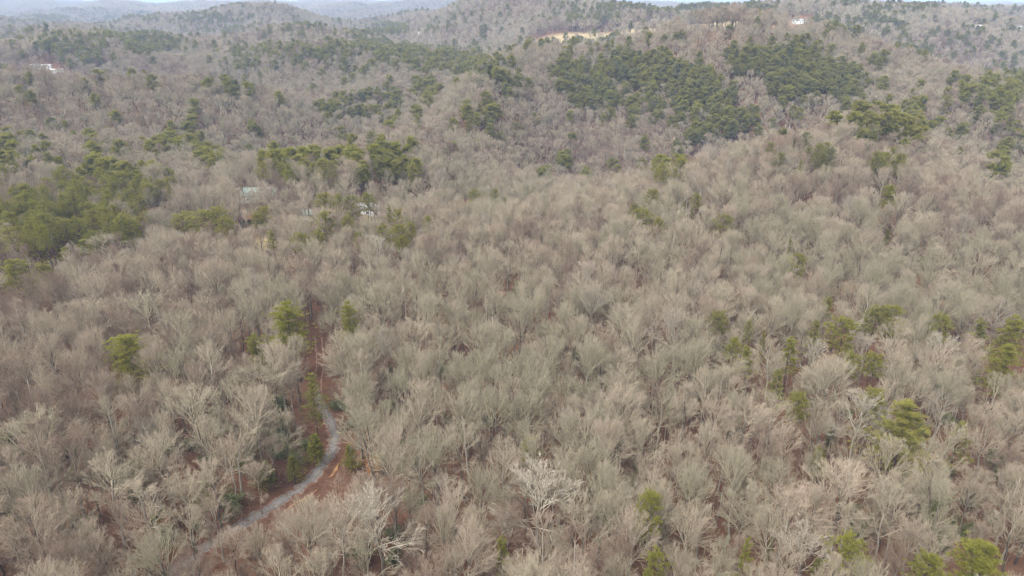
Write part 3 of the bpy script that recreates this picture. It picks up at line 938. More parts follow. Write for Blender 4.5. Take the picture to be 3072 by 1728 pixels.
# pine stands: photo ellipse (centre, radii), share of trees that are pines, tone
STANDS = [
    (90, 668, 140, 50, 0.75, 0.68), (250, 635, 110, 60, 0.75, 0.66), (390, 600, 90, 60, 0.7, 0.62), (350, 706, 120, 45, 0.75, 0.68), (140, 728, 140, 50, 0.75, 0.66), (480, 600, 60, 40, 0.35, 0.62), (640, 494, 60, 30, 0.25, 0.6),
    (330, 534, 90, 26, 0.7, 0.60), (130, 499, 70, 22, 0.5, 0.58), (35, 454, 30, 30, 0.6, 0.5), (80, 504, 80, 18, 0.4, 0.6), (20, 519, 40, 20, 0.7, 0.7),
    (545, 439, 70, 34, 0.55, 0.52), (765, 399, 26, 14, 0.5, 0.5), (690, 424, 26, 18, 0.5, 0.36), (290, 464, 30, 26, 0.35, 0.6), (340, 479, 22, 14, 0.4, 0.45),
    (850, 548, 90, 35, 0.45, 0.66), (970, 538, 90, 38, 0.45, 0.68), (1050, 538, 60, 35, 0.45, 0.66), (1170, 505, 60, 44, 0.75, 0.48), (1270, 565, 40, 30, 0.5, 0.64),
    (1250, 480, 24, 16, 0.6, 0.7), (1690, 494, 30, 26, 0.5, 0.6), (2010, 534, 50, 36, 0.5, 0.62),
    (230, 145, 110, 32, 0.55, 0.42), (330, 118, 60, 24, 0.35, 0.45), (450, 135, 85, 36, 0.7, 0.36), (560, 140, 40, 22, 0.3, 0.4), (270, 180, 50, 16, 0.4, 0.4),
    (150, 58, 70, 10, 0.5, 0.5), (400, 55, 90, 12, 0.45, 0.5), (620, 60, 110, 16, 0.45, 0.42), (740, 60, 60, 12, 0.5, 0.4), (900, 95, 60, 18, 0.4, 0.4), (700, 100, 40, 14, 0.4, 0.4),
    (1170, 92, 60, 20, 0.85, 0.50), (1080, 110, 60, 16, 0.5, 0.4), (1290, 90, 30, 12, 0.4, 0.4),
    (780, 165, 110, 22, 0.45, 0.40), (900, 175, 90, 30, 0.45, 0.38), (1010, 170, 70, 34, 0.6, 0.40), (1110, 150, 80, 26, 0.65, 0.38), (1200, 175, 80, 30, 0.65, 0.36), (1290, 200, 70, 30, 0.7, 0.40),
    (1400, 205, 80, 34, 0.75, 0.38), (1490, 222, 40, 22, 0.7, 0.34), (1060, 215, 60, 20, 0.5, 0.42), (1275, 289, 45, 34, 0.7, 0.44), (1180, 314, 40, 40, 0.4, 0.40), (1100, 324, 60, 40, 0.35, 0.42),
    (1340, 160, 30, 20, 0.5, 0.4), (1530, 274, 40, 34, 0.6, 0.38), (1450, 354, 46, 34, 0.6, 0.50), (1000, 334, 60, 30, 0.3, 0.40), (740, 200, 40, 40, 0.25, 0.36), (720, 264, 60, 40, 0.2, 0.42),
    (1690, 240, 50, 50, 0.55, 0.40), (1770, 274, 70, 60, 0.6, 0.44), (1880, 210, 100, 46, 0.75, 0.38), (1960, 230, 90, 60, 0.75, 0.40), (2060, 264, 80, 70, 0.7, 0.40), (2130, 304, 80, 60, 0.6, 0.46),
    (2170, 364, 100, 55, 0.6, 0.48), (2280, 384, 60, 40, 0.5, 0.50), (2250, 190, 70, 40, 0.7, 0.36), (2340, 200, 80, 40, 0.8, 0.36), (2440, 240, 90, 45, 0.85, 0.40), (2520, 264, 60, 50, 0.8, 0.36),
    (2350, 274, 60, 40, 0.6, 0.42), (1900, 314, 90, 45, 0.4, 0.42), (2000, 344, 80, 40, 0.45, 0.40), (1830, 344, 60, 30, 0.3, 0.44), (2090, 414, 40, 30, 0.5, 0.44),
    (2690, 394, 90, 60, 0.6, 0.54), (2740, 354, 40, 30, 0.6, 0.62), (2640, 434, 90, 26, 0.6, 0.44), (2560, 404, 30, 34, 0.6, 0.42), (2850, 324, 30, 26, 0.5, 0.56), (2960, 289, 90, 34, 0.7, 0.56),
    (3040, 274, 40, 50, 0.6, 0.40), (2810, 394, 30, 40, 0.4, 0.46), (2860, 414, 30, 30, 0.4, 0.48), (3000, 364, 40, 60, 0.5, 0.60), (2990, 494, 36, 50, 0.6, 0.48), (3050, 434, 30, 40, 0.5, 0.5),
    (2660, 544, 60, 50, 0.5, 0.60), (2420, 494, 90, 50, 0.25, 0.40), (2330, 494, 60, 40, 0.25, 0.44), (2420, 464, 50, 30, 0.2, 0.42),
    (1720, 40, 60, 24, 0.35, 0.36), (1820, 45, 60, 26, 0.5, 0.34), (1860, 30, 50, 22, 0.55, 0.34), (1960, 22, 70, 16, 0.7, 0.30), (2090, 26, 60, 14, 0.85, 0.28), (2160, 28, 26, 14, 0.9, 0.28), (2250, 30, 30, 12, 0.8, 0.28), (2300, 36, 40, 12, 0.5, 0.3),
    (2470, 70, 50, 16, 0.6, 0.36), (2540, 80, 60, 16, 0.5, 0.38), (2620, 70, 50, 20, 0.6, 0.36), (2660, 85, 50, 18, 0.6, 0.38), (2560, 12, 60, 10, 0.6, 0.34), (2800, 20, 40, 12, 0.5, 0.34), (2640, 35, 60, 10, 0.4, 0.38),
    (2510, 105, 60, 14, 0.4, 0.42), (2770, 160, 26, 24, 0.8, 0.36), (2720, 140, 50, 20, 0.35, 0.42), (2820, 110, 60, 16, 0.35, 0.38), (2910, 100, 50, 14, 0.6, 0.34), (2860, 130, 40, 16, 0.4, 0.4), (2970, 140, 40, 16, 0.5, 0.40),
    (2400, 160, 60, 22, 0.5, 0.40), (2640, 195, 26, 24, 0.6, 0.5), (2650, 264, 14, 16, 0.8, 0.36), (2720, 248, 12, 14, 0.7, 0.36), (3040, 190, 30, 14, 0.4, 0.4),
    (1560, 130, 16, 12, 0.6, 0.34), (1450, 100, 14, 20, 0.6, 0.4), (1640, 140, 30, 12, 0.5, 0.34), (1730, 130, 20, 10, 0.5, 0.34), (1830, 125, 30, 10, 0.4, 0.36), (1430, 150, 20, 24, 0.5, 0.4), (1510, 135, 24, 10, 0.4, 0.36),
    (2010, 125, 40, 10, 0.4, 0.38), (2200, 105, 20, 8, 0.6, 0.36), (2260, 75, 10, 8, 0.7, 0.4),
]
# low evergreen thickets under the bare crowns: ellipse, share, tone
THICKETS = [(420, 1450, 300, 180, 0.4, 0.5), (150, 1480, 180, 160, 0.4, 0.5), (1250, 1280, 220, 160, 0.35, 0.45), (2850, 1400, 200, 250, 0.35, 0.5), (800, 1360, 130, 130, 0.6, 0.42), (620, 1500, 120, 80, 0.4, 0.4), (100, 1540, 130, 60, 0.5, 0.5), (330, 1560, 260, 130, 0.30, 0.45), (560, 1420, 200, 140, 0.34, 0.45), (390, 1220, 110, 60, 0.5, 0.15), (120, 1290, 120, 60, 0.2, 0.5),
            (1160, 1200, 150, 110, 0.40, 0.25), (1300, 1130, 160, 70, 0.35, 0.35), (1090, 1330, 70, 70, 0.4, 0.4), (1450, 1130, 140, 70, 0.35, 0.5), (1770, 1090, 110, 50, 0.5, 0.4),
            (2850, 1520, 130, 110, 0.5, 0.45), (2960, 1430, 110, 120, 0.45, 0.45), (2990, 1600, 90, 80, 0.4, 0.35), (2560, 1620, 140, 60, 0.35, 0.45), (1880, 1560, 120, 70, 0.35, 0.4),
            (1120, 1600, 110, 90, 0.35, 0.5), (1320, 1470, 120, 70, 0.22, 0.5), (2300, 840, 80, 30, 0.6, 0.05), (2580, 680, 80, 60, 0.5, 0.10), (2660, 760, 60, 40, 0.4, 0.15),
            (1440, 800, 90, 40, 0.35, 0.15), (1900, 1400, 60, 40, 0.3, 0.4), (2820, 920, 60, 60, 0.3, 0.3), (760, 1250, 130, 90, 0.28, 0.4), (2880, 1330, 80, 60, 0.5, 0.5), (2620, 450, 110, 40, 0.4, 0.15),
            (2350, 410, 90, 40, 0.3, 0.1), (650, 1580, 70, 60, 0.25, 0.5)]


def in_ellipses(u, v, table):
    """per point: highest share over the ellipses, and the tone belonging to it"""
    f = np.zeros(len(u))
    tn = np.full(len(u), 0.45)
    for cu, cv, ru, rv, share, tone in table:
        q = ((u - cu) / ru) ** 2 + ((v - cv) / rv) ** 2
        s = share * (1 - smooth(0.7, 1.15, q))
        tn = np.where(s > f, tone, tn)
        f = np.maximum(f, s)
    return f, tn


LANDMARKS = []       # (u, v, short name)
NEAR_ITEMS = []      # (object, u, v, noun, adjective) still to be labelled
SCREEN = []          # what must not be hidden: u, v, half width, half height, depth, chance that a tree in front is missing
PINE_POS = []
for (u, v, w, h, kind, tone, H, label, short) in PINE_PX:
    H *= 0.84
    x, y, z = on_ground(u, v, H)
    d = math.hypot(math.hypot(x, y), CAM_Z - z - H)
    R = max((0.64 if kind in ('white', 'young') and v < 1600 else 0.50) * w * d / FPX, 0.7)
    frac = min(0.85, h * d / FPX / math.cos(math.atan2(CAM_Z - z - H, math.hypot(x, y))) / H)
    var = min(PINES[kind], key=lambda q: abs((1 - q[4]) - frac) + 0.02 * RG.random())
    o = put_tree('pine_tree', var[0], var[1], x, y, RG.uniform(0, 6.28), R / var[3], H / var[2], tone, lean=(0.0, 0.22) if 'leaning lime' in label else (RG.normal(0, .02), RG.normal(0, .02)))
    tag(o, label, 'pine', 'pine trees standing among the bare woods')
    if 'long bare dark trunk' in label:
        SCREEN.append((u, v + h + 40, 14, 50, d, 0.9))
    PINE_POS.append((x, y, R))
    SCREEN.append((u, v + h * 0.5, w * 0.5, h * 0.5, d, 0.92 if kind != 'young' or 'verge' in label else 0.35))
    if short:
        LANDMARKS.append((u, v + h * 0.4, short))
LANDMARKS += [(1000, 1320, 'the gravel driveway bend'), (800, 1530, "the driveway's lower stretch"), (955, 1130, 'the leafy two-track lane'), (745, 670, 'the orange-roofed shed'), (1115, 640, 'the pale house')]

# ------------------------------------------------------------------ houses and sheds
def box_mesh(name, lo, hi, mat):
    x0, y0, z0 = lo
    x1, y1, z1 = hi
    V = [(x0, y0, z0), (x1, y0, z0), (x1, y1, z0), (x0, y1, z0), (x0, y0, z1), (x1, y0, z1), (x1, y1, z1), (x0, y1, z1)]
    Q = [(0, 3, 2, 1), (4, 5, 6, 7), (0, 1, 5, 4), (1, 2, 6, 5), (2, 3, 7, 6), (3, 0, 4, 7)]
    return mesh_from(name, V, Q, mat)


def part(name, me, parent):
    o = bpy.data.objects.new(name, me)
    o.parent = parent
    COL.objects.link(o)
    return o


def gable_mesh(name, L, W, z0, rise, mat, over=0.35, thick=0.18):
    """pitched roof of real thickness, ridge along x"""
    hx, hy = L / 2 + over, W / 2 + over
    s = rise / (W / 2)
    ze = z0 - over * s
    prof = [(-hy, ze), (0, z0 + rise), (hy, ze), (hy, ze + thick), (0, z0 + rise + thick), (-hy, ze + thick)]
    V = [(x, y, z) for x in (-hx, hx) for y, z in prof]
    T = []
    for k in range(6):
        k2 = (k + 1) % 6
        T += [(k, k2, 6 + k2), (k, 6 + k2, 6 + k)]
    for b in (0, 6):
        T += [(b + 0, b + 1, b + 4), (b + 0, b + 4, b + 5), (b + 1, b + 2, b + 3), (b + 1, b + 3, b + 4)]
    return mesh_from(name, V, T, mat)


GLASS, _n, _p = new_mat('dark_window_glass', 0.08, 0.6)
_n.links.new(ramp(_n, noise(_n, 0.8, 2), [(0.3, (0.02, 0.025, 0.03)), (0.7, (0.06, 0.07, 0.08))]), _p.inputs['Base Color'])
TRIM = plain_noise_mat('white_trim', (0.66, 0.66, 0.63), (0.78, 0.78, 0.75), 1.5, 0.6)
DARKIN = plain_noise_mat('dark_timber', (0.03, 0.025, 0.02), (0.06, 0.05, 0.04), 1.5, 0.9)


def house(name, cat, u, v, L, W, hw, rise, yaw, wall_c, roof_c, label, windows=4, door=True, open_front=False, show=0.75, chimney=False):
    x, y, z = on_ground(u, v)
    e = bpy.data.objects.new(name, None)
    e.location = (x, y, z - 0.2)
    e.rotation_euler = (0, 0, yaw)
    COL.objects.link(e)
    tag(e, label, cat, 'houses and sheds scattered in the woods')
    wm = plain_noise_mat('painted_siding', tuple(c * 0.88 for c in wall_c), wall_c, 0.9, 0.75)
    rm = plain_noise_mat('weathered_roof', tuple(c * 0.8 for c in roof_c), roof_c, 0.7, 0.6)
    base = -3.0
    if open_front:
        for lo, hi in (((-L / 2, -W / 2, base), (-L / 2 + 0.15, W / 2, hw)), ((L / 2 - 0.15, -W / 2, base), (L / 2, W / 2, hw)), ((-L / 2 + 0.15, W / 2 - 0.15, base), (L / 2 - 0.15, W / 2, hw))):
            part('wall', box_mesh('wall', lo, hi, DARKIN), e)
        for px in (-L / 6, L / 6):
            part('post', box_mesh('post', (px - 0.08, -W / 2 + 0.02, base), (px + 0.08, -W / 2 + 0.18, hw), DARKIN), e)
    else:
        wl = part('wall', box_mesh('wall', (-L / 2, -W / 2, base), (L / 2, W / 2, hw), wm), e)
        # gable ends
        for s in (-1, 1):
            xa, xb = s * (L / 2 - 0.12), s * (L / 2 - 0.003)
            V = [(xx, yy, zz) for xx in (xa, xb) for yy, zz in ((-W / 2 + 0.02, hw), (W / 2 - 0.02, hw), (0, hw + rise - 0.03))]
            part('gable', mesh_from('gable', V, [(0, 1, 2), (3, 5, 4), (0, 3, 4), (0, 4, 1), (1, 4, 5), (1, 5, 2), (2, 5, 3), (2, 3, 0)], wm), e)
        n = windows + (1 if door else 0)
        for side in (-1, 1):
            for k in range(n):
                cx = -L / 2 + L * (k + 0.5) / n
                yy = side * W / 2
                if door and k == n // 2:
                    d = part('door', box_mesh('door', (cx - 0.5, min(yy, yy + side * 0.06), 0.25), (cx + 0.5, max(yy, yy + side * 0.06), 2.3), DARKIN), e)
                    part('door_frame', box_mesh('door_frame', (cx - 0.62, min(yy, yy + side * 0.04), 2.3), (cx + 0.62, max(yy, yy + side * 0.04), 2.45), TRIM), d)
                else:
                    fr = part('window', box_mesh('window', (cx - 0.65, min(yy, yy + side * 0.05), 0.95), (cx + 0.65, max(yy, yy + side * 0.05), 2.2), TRIM), e)
                    for s in (-0.31, 0.31):
                        part('pane', box_mesh('pane', (cx + s - 0.26, min(yy, yy + side * 0.07), 1.05), (cx + s + 0.26, max(yy, yy + side * 0.07), 2.1), GLASS), fr)
        if door:
            part('porch_step', box_mesh('porch_step', (-0.9, -W / 2 - 1.3, base), (0.9, -W / 2 - 0.07, 0.2), plain_noise_mat('step_concrete', (0.3, 0.29, 0.27), (0.42, 0.41, 0.38))), e)
    rf = part('roof', gable_mesh('roof', L, W, hw + 0.02, rise, rm), e)
    if chimney:
        part('chimney', box_mesh('chimney', (L * 0.2 - 0.35, -0.35, hw), (L * 0.2 + 0.35, 0.35, hw + rise + 1.0), plain_noise_mat('chimney_brick', (0.2, 0.1, 0.07), (0.3, 0.16, 0.11), 3)), rf)
    cu, cv, d = project(x, y, z + hw * 0.7)
    hpx = 0.5 * L * FPX / d
    SCREEN.append((float(cu), float(cv), hpx * 0.85, 0.5 * (hw + rise) * FPX / d + 3, float(d) - W * 0.5, show))
    HOUSES.append((x, y, max(L, W) * 0.62))
    return e


HOUSES = []
WHITE, CREAM = (0.54, 0.53, 0.50), (0.70, 0.66, 0.58)
house('mobile_home', 'house', 125, 206, 19, 5.5, 3.0, 0.9, 0.06, WHITE, (0.60, 0.55, 0.50), 'long white mobile home in the bare woods, upper left', 6, show=0.25)
house('small_house', 'house', 162, 219, 7.5, 5, 2.7, 1.0, -0.3, WHITE, (0.60, 0.58, 0.55), 'small white house just below right of the long mobile home', 2, show=0.85)
house('garden_shed', 'shed', 185, 216, 3.4, 3, 2.3, 0.8, 0.4, WHITE, (0.55, 0.54, 0.52), 'tiny white shed beside the small white house, upper left', 1, False, show=0.85)
house('bungalow', 'house', 85, 268, 9, 6, 2.8, 1.1, 0.2, (0.62, 0.63, 0.64), (0.55, 0.57, 0.60), 'grey-white bungalow below the long mobile home, near left edge', 3, show=0.88)
house('white_cabin', 'cabin', 296, 213, 5, 4, 2.5, 1.0, 0.5, WHITE, (0.72, 0.72, 0.70), 'little white cabin among bare trees right of the mobile home', 1, show=0.85)
house('hilltop_house', 'house', 27, 108, 14, 7, 3, 1.5, 0.1, WHITE, (0.72, 0.70, 0.68), 'distant white-roofed house by the left edge, high up', 3, show=0.85)
house('green_roofed_house', 'house', 776, 600, 16, 7, 3.0, 2.6, 0.05, (0.40, 0.44, 0.39), (0.38, 0.48, 0.43), 'house with a mint green metal roof behind bare trunks', 4, show=0.2, chimney=True)
house('pale_house', 'house', 1118, 640, 14, 7, 3.0, 1.6, 0.1, (0.52, 0.53, 0.52), (0.42, 0.44, 0.44), 'pale house with grey roof beside the round-headed pine', 3, show=0.25)
house('open_shed', 'shed', 748, 676, 7, 5, 3.2, 1.4, 0.25, (0.05, 0.04, 0.03), (0.36, 0.19, 0.13), 'open-fronted dark shed with an orange-red roof', open_front=True, show=0.35)
house('green_shed', 'shed', 928, 657, 6, 4.5, 2.6, 1.2, -0.2, (0.30, 0.36, 0.30), (0.48, 0.58, 0.50), 'small shed with pale green roof, left of the pale house', 1, show=0.6)
house('valley_house', 'house', 1258, 104, 15, 8, 3.2, 1.8, 0.1, WHITE, (0.6, 0.6, 0.6), 'distant white house at the foot of a dark pine knoll, top centre', 4, show=0.85)
house('ridge_house', 'house', 2396, 70, 16, 8, 3.2, 1.8, 0.1, (0.66, 0.70, 0.70), (0.50, 0.58, 0.58), 'pale house above orange soil on the right ridge', 4, show=0.2)
house('far_white_house', 'house', 2930, 89, 24, 9, 4, 2.0, 0.1, WHITE, (0.74, 0.72, 0.68), 'distant white house among bare trees, upper right', 5, show=0.8)
house('edge_house', 'house', 3062, 92, 18, 8, 5, 2.5, 0.3, WHITE, (0.72, 0.72, 0.72), 'tall white house cut by the right edge, far off', 4, show=0.8)

# ------------------------------------------------------------------ bare trees
for i in range(0, len(DLINE), 3):                      # sight lines onto the drive stay open
    u, v, d = project(DLINE[i, 0], DLINE[i, 1], float(ground_z(*DLINE[i])))
    if 985 < v < 1545:
        SCREEN.append((float(u), float(v), 52, 24, float(d), 0.98))
    elif 1545 <= v < 1680:
        SCREEN.append((float(u), float(v), 8, 8, float(d), 0.45))
for ox, oy, rx, ry, k, u, v in OPEN:
    uu, vv, d = project(ox, oy, float(ground_z(ox, oy)))
    SCREEN.append((float(uu), float(vv), 0.75 * rx * FPX / float(d), max(3, 0.5 * ry * FPX / float(d) * 0.1), float(d), 0.98 if d > 600 else 0.35))

# hand placed: photo pixel of the crown centre, height, crown width px, variant, tone, label, short
BARE_PX = [
    (1140, 1570, 23, 330, 10, 1.0, 'big pale-barked tree with heavy spreading white limbs, bottom centre', 'the white-limbed tree'),
    (1612, 1500, 23, 330, 11, 1.0, 'pale-limbed bare tree with wide open branching, low centre', 'the wide pale-limbed tree'),
    (2572, 1262, 21, 200, 10, 1.0, 'crooked pale-limbed bare tree left of the broad golden pine', None),
    (2410, 1660, 19, 230, 11, 1.0, 'pale crooked bare tree between the spire and domed pines', None),
    (2440, 1075, 19, 110, 11, 1.0, 'white-limbed bare tree leaning behind the straggly pine', None),
    (1308, 1380, 21, 230, 2, 0.02, 'bare tree with a black forked trunk right of the driveway', 'the black-forked tree'),
    (1240, 1020, 22, 160, 4, 0.39, 'bare tree with a tall dark trunk right of the lane', None),
    (590, 1250, 22, 220, 2, 0.30, 'very wide olive-grey bare crown left of the driveway bend', 'the wide olive crown'),
    (1040, 1080, 23, 190, 0, 0.22, 'dense grey-olive bare tree on the lane\'s right side', None),
    (2200, 1130, 20, 190, 6, 0.16, 'domed greenish bare crown in front of the leaning lime pine', None),
    (2810, 1060, 20, 140, 6, 1.0, 'pale domed bare crown below the peering green pine', None),
    (2350, 1550, 21, 250, 0, 0.62, 'broad pinkish-tan bare tree above the narrow spire pine', None),
    (2520, 1490, 22, 300, 2, 0.55, 'huge fan-shaped tan bare crown below the small round pine', 'the fan-shaped tan crown'),
    (2230, 1270, 19, 190, 7, 0.58, 'fan-shaped bare tree below left of the compact green pine', None),
    (450, 940, 22, 190, 0, 0.20, 'rounded olive-grey bare tree above the large olive pine', None),
    (300, 760, 22, 130, 3, 0.12, 'rounded greenish bare crown below the left pine stand', None),
    (1130, 760, 22, 120, 6, 1.0, 'pale rounded bare crown at the foot of the house-side clump', None),
    (1010, 800, 21, 110, 7, 0.5, 'rounded tan bare crown left of the house-side clump', None),
    (640, 770, 21, 130, 1, 0.45, 'rounded bare crown below the orange-roofed shed', None),
    (880, 690, 21, 110, 6, 0.4, 'rounded grey bare crown right of the grassy yard', None),
    (1870, 700, 22, 150, 0, 0.4, 'wide domed bare crown left of the egg-shaped pine', None),
    (110, 1330, 22, 240, 2, 0.2, 'wide greenish bare crown by the left edge, lower left', None),
    (780, 1150, 22, 210, 1, 0.14, 'olive-grey bare tree beside the driveway-edge pine', None),
    (1032, 1065, 22, 130, 3, 0.35, 'slim bare tree on a straight grey trunk over the lane', None),
    (700, 1330, 20, 170, 1, 0.25, 'olive-grey bare tree between the wide olive crown and the driveway bend', None),
    (490, 1385, 21, 190, 0, 0.42, 'tan-grey bare tree below left of the wide olive crown', None),
    (640, 1450, 18, 150, 7, 0.55, 'pinkish bare tree above the driveway\'s lower stretch', None),
    (555, 1500, 19, 160, 4, 0.3, 'bare tree with long grey trunk left of the driveway\'s lower stretch', None),
    (770, 1440, 13, 95, 9, 0.6, 'small bare tree just left of the driveway bend', None),
    (430, 1520, 19, 170, 3, 0.5, 'slim bare tree left of a tan-leaved beech, lower left', None),
    (690, 1215, 21, 170, 6, 0.18, 'olive-grey bare crown between the wide olive crown and driveway-edge pine', None),
    (850, 1290, 16, 110, 8, 0.3, 'slim small bare tree behind the left-verge young pine', None),
    (330, 1460, 20, 180, 7, 0.35, 'round tan-grey bare crown in the lower left woods', None),
        (700, 1660, 15, 130, 9, 0.65, 'small pinkish bare tree where the driveway leaves the bottom edge', None),
    (2590, 1060, 18, 110, 8, 0.99, 'small pale bare crown between two green pine tops', None),
]
placed = []            # x, y, R of hand placed bare trees
n_bare = 0
GROUP_BARE = 'bare hardwood trees of the near woods'
for (u, v, H, w, var, tone, label, short) in BARE_PX:
    H *= 0.8
    w *= 0.86
    x, y, z = on_ground(u, v, H * 0.68)
    d = math.hypot(math.hypot(x, y), CAM_Z - z - H * 0.68)
    R = 0.5 * w * d / FPX
    tr, cr, H0, R0, _ = BARE[var]
    o = put_tree('bare_tree', tr, cr, x, y, RG.uniform(0, 6.28), R / R0, H / H0, tone)
    tag(o, label, 'bare tree', GROUP_BARE)
    placed.append((x, y, R))
    n_bare += 1
    SCREEN.append((u, v, w * 0.2, w * 0.15, d, 0.5))
    if short:
        LANDMARKS.append((u, v, short))

SCREEN = np.array(SCREEN)


def hex_points(r0, r1, s, half_deg, jit=0.42):
    n = int(r1 / s) + 2
    i, j = np.meshgrid(np.arange(-n, n + 1), np.arange(0, int(n * 1.16) + 2))
    x = (i + 0.5 * (j % 2)) * s + RG.uniform(-jit, jit, i.shape) * s
    y = j * s * 0.866 + RG.uniform(-jit, jit, i.shape) * s
    x, y = x.ravel(), y.ravel()
    r = np.hypot(x, y)
    a = np.degrees(np.abs(np.arctan2(x, y)))
    k = (r > r0) & (r < r1) & ((a < half_deg) | ((r < 135) & (a < 62)))
    return x[k], y[k]


def blocked(x, y, H, R, grow=1.0):
    """share of chance that a tree standing here would hide something the photograph shows"""
    z = ground_z(x, y)
    u, v, d = project(x, y, z + 0.66 * H)
    hw = R * FPX / d
    hh = 0.30 * H * FPX / d
    drop = np.zeros(len(x), bool)
    for su, sv, sw, sh, sd, pr in SCREEN:
        near = d < sd - 2.0
        q = (np.abs(u - su) / (hw * 0.72 + sw * 0.45)) ** 2 + (np.abs(v - sv) / (hh * 0.8 + sh * 0.45)) ** 2
        hit = near & (q < grow)
        if hit.any():
            drop |= hit & (RG.random(len(x)) < pr)
    return drop


def free_of(x, y, pts, k=1.0):
    ok = np.ones(len(x), bool)
    for px, py, r in pts:
        ok &= (x - px) ** 2 + (y - py) ** 2 > (k * r) ** 2
    return ok


def drive_dist(x, y):
    d = np.full(len(x), 1e9)
    for p in DLINE[::3]:
        d = np.minimum(d, (x - p[0]) ** 2 + (y - p[1]) ** 2)
    return np.sqrt(d)


def open_ground(x, y):
    f = np.maximum(cover(x, y, 'grass'), cover(x, y, 'clay'))
    return f


def bare_tone(x, y, n):
    t = 0.44 + 0.13 * wsum(W1, x, y) + 0.10 * wsum(W2, x * 1.7, y * 1.7) + 0.09 * wsum(W4, x, y) + RG.normal(0, 0.24, n)
    t = np.clip(t, 0.02, 0.86)
    t = np.where(RG.random(n) < 0.04, 0.98, t)
    return t


def instancer(name, pts, rot, scl, idx, tone, meshes, label):
    """one mass of trees: points with per-point variant, turn, size and tone, grown by geometry nodes"""
    me = bpy.data.meshes.new(name)
    n = len(pts)
    me.vertices.add(n)
    me.vertices.foreach_set('co', np.ascontiguousarray(pts, np.float32).ravel())
    for nm, ty, key, arr in (('turn', 'FLOAT_VECTOR', 'vector', rot), ('size', 'FLOAT_VECTOR', 'vector', scl), ('variant', 'INT', 'value', idx), ('tone', 'FLOAT', 'value', tone)):
        a = me.attributes.new(nm, ty, 'POINT')
        a.data.foreach_set(key, np.ascontiguousarray(arr, np.int32 if ty == 'INT' else np.float32).ravel())
    o = bpy.data.objects.new(name, me)
    COL.objects.link(o)
    lib = bpy.data.collections.new(name + '_shapes')
    for k, m in enumerate(meshes):
        lib.objects.link(bpy.data.objects.new('%s_shape_%02d' % (name, k), m))
    ng = bpy.data.node_groups.new(name + '_nodes', 'GeometryNodeTree')
    ng.interface.new_socket('Geometry', in_out='INPUT', socket_type='NodeSocketGeometry')
    ng.interface.new_socket('Geometry', in_out='OUTPUT', socket_type='NodeSocketGeometry')
    gi, go = ng.nodes.new('NodeGroupInput'), ng.nodes.new('NodeGroupOutput')
    ci = ng.nodes.new('GeometryNodeCollectionInfo')
    ci.inputs['Collection'].default_value = lib
    ci.inputs['Separate Children'].default_value = True
    ci.inputs['Reset Children'].default_value = True
    ip = ng.nodes.new('GeometryNodeInstanceOnPoints')
    ip.inputs['Pick Instance'].default_value = True

    def named(nm, ty):
        q = ng.nodes.new('GeometryNodeInputNamedAttribute')
        q.data_type = ty
        q.inputs['Name'].default_value = nm
        return q.outputs['Attribute']

    L = ng.links.new
    L(gi.outputs[0], ip.inputs['Points'])
    L(ci.outputs[0], ip.inputs['Instance'])
    L(named('variant', 'INT'), ip.inputs['Instance Index'])
    er = ng.nodes.new('FunctionNodeEulerToRotation')
    L(named('turn', 'FLOAT_VECTOR'), er.inputs[0])
    L(er.outputs[0], ip.inputs['Rotation'])
    L(named('size', 'FLOAT_VECTOR'), ip.inputs['Scale'])
    L(ip.outputs[0], go.inputs[0])
    md = o.modifiers.new('grow', 'NODES')
    md.node_group = ng
    o['kind'] = 'stuff'
    o['label'] = label
    o['category'] = 'trees'
    return o


def arrays(n, z=True):
    rot = np.zeros((n, 3))
    rot[:, 2] = RG.uniform(0, 6.28, n)
    rot[:, 0], rot[:, 1] = RG.normal(0, 0.03, n), RG.normal(0, 0.03, n)
    return rot


def in_frame(u, v, m=60):
    return (u > -m) & (u < PW + m) & (v > -m) & (v < PH + m)


# near belt ------------------------------------------------------
xa, ya = hex_points(28, 340, 5.1, 43, 0.34)
xb, yb = hex_points(28, 340, 6.6, 43, 0.45)
x, y = np.concatenate([xa, xb]), np.concatenate([ya, yb])
n = len(x)
small = np.arange(n) >= len(xa)
var = np.where(small, RG.choice([8, 9, 8, 9, 3], n), RG.choice([0, 1, 2, 3, 4, 5, 6, 7, 0, 1, 4, 7, 6, 2, 0, 10, 11], n))
H0 = np.array([b[2] for b in BARE])[var]
R0 = np.array([b[3] for b in BARE])[var]
sz = RG.uniform(0.72, 1.14, n)
sxy = sz * RG.uniform(0.76, 1.12, n)
keep = drive_dist(x, y) > 3.5
keep &= free_of(x, y, PINE_POS, 0.8) & free_of(x, y, placed, 0.45) & free_of(x, y, HOUSES, 1.0)
keep &= open_ground(x, y) < 0.35 + 0.5 * RG.random(n)
u, v, d = project(x, y, ground_z(x, y) + 0.7 * H0 * sz)
pf, ptone = in_ellipses(u, v, STANDS)
pine = RG.random(n) < pf
keep &= ~blocked(x, y, H0 * sz, R0 * sxy)
keep &= RG.random(n) < 0.93 - 0.22 * smooth(0.5, 1.6, wsum(W4, x * 0.7, y * 0.7) - 0.5 * wsum(W1, x, y))
tone = bare_tone(x, y, n)
tone = np.where(small, np.clip(tone + 0.22, 0, 0.88), tone)
rot = arrays(n)
pool_pine = dict(x=x[keep & pine], y=y[keep & pine], t=ptone[keep & pine])
sel = np.nonzero(keep & ~pine)[0]
sel = sel[np.argsort(d[sel])]
vis = sel[in_frame(u[sel], v[sel], 40)]
own = vis[:300 - n_bare]
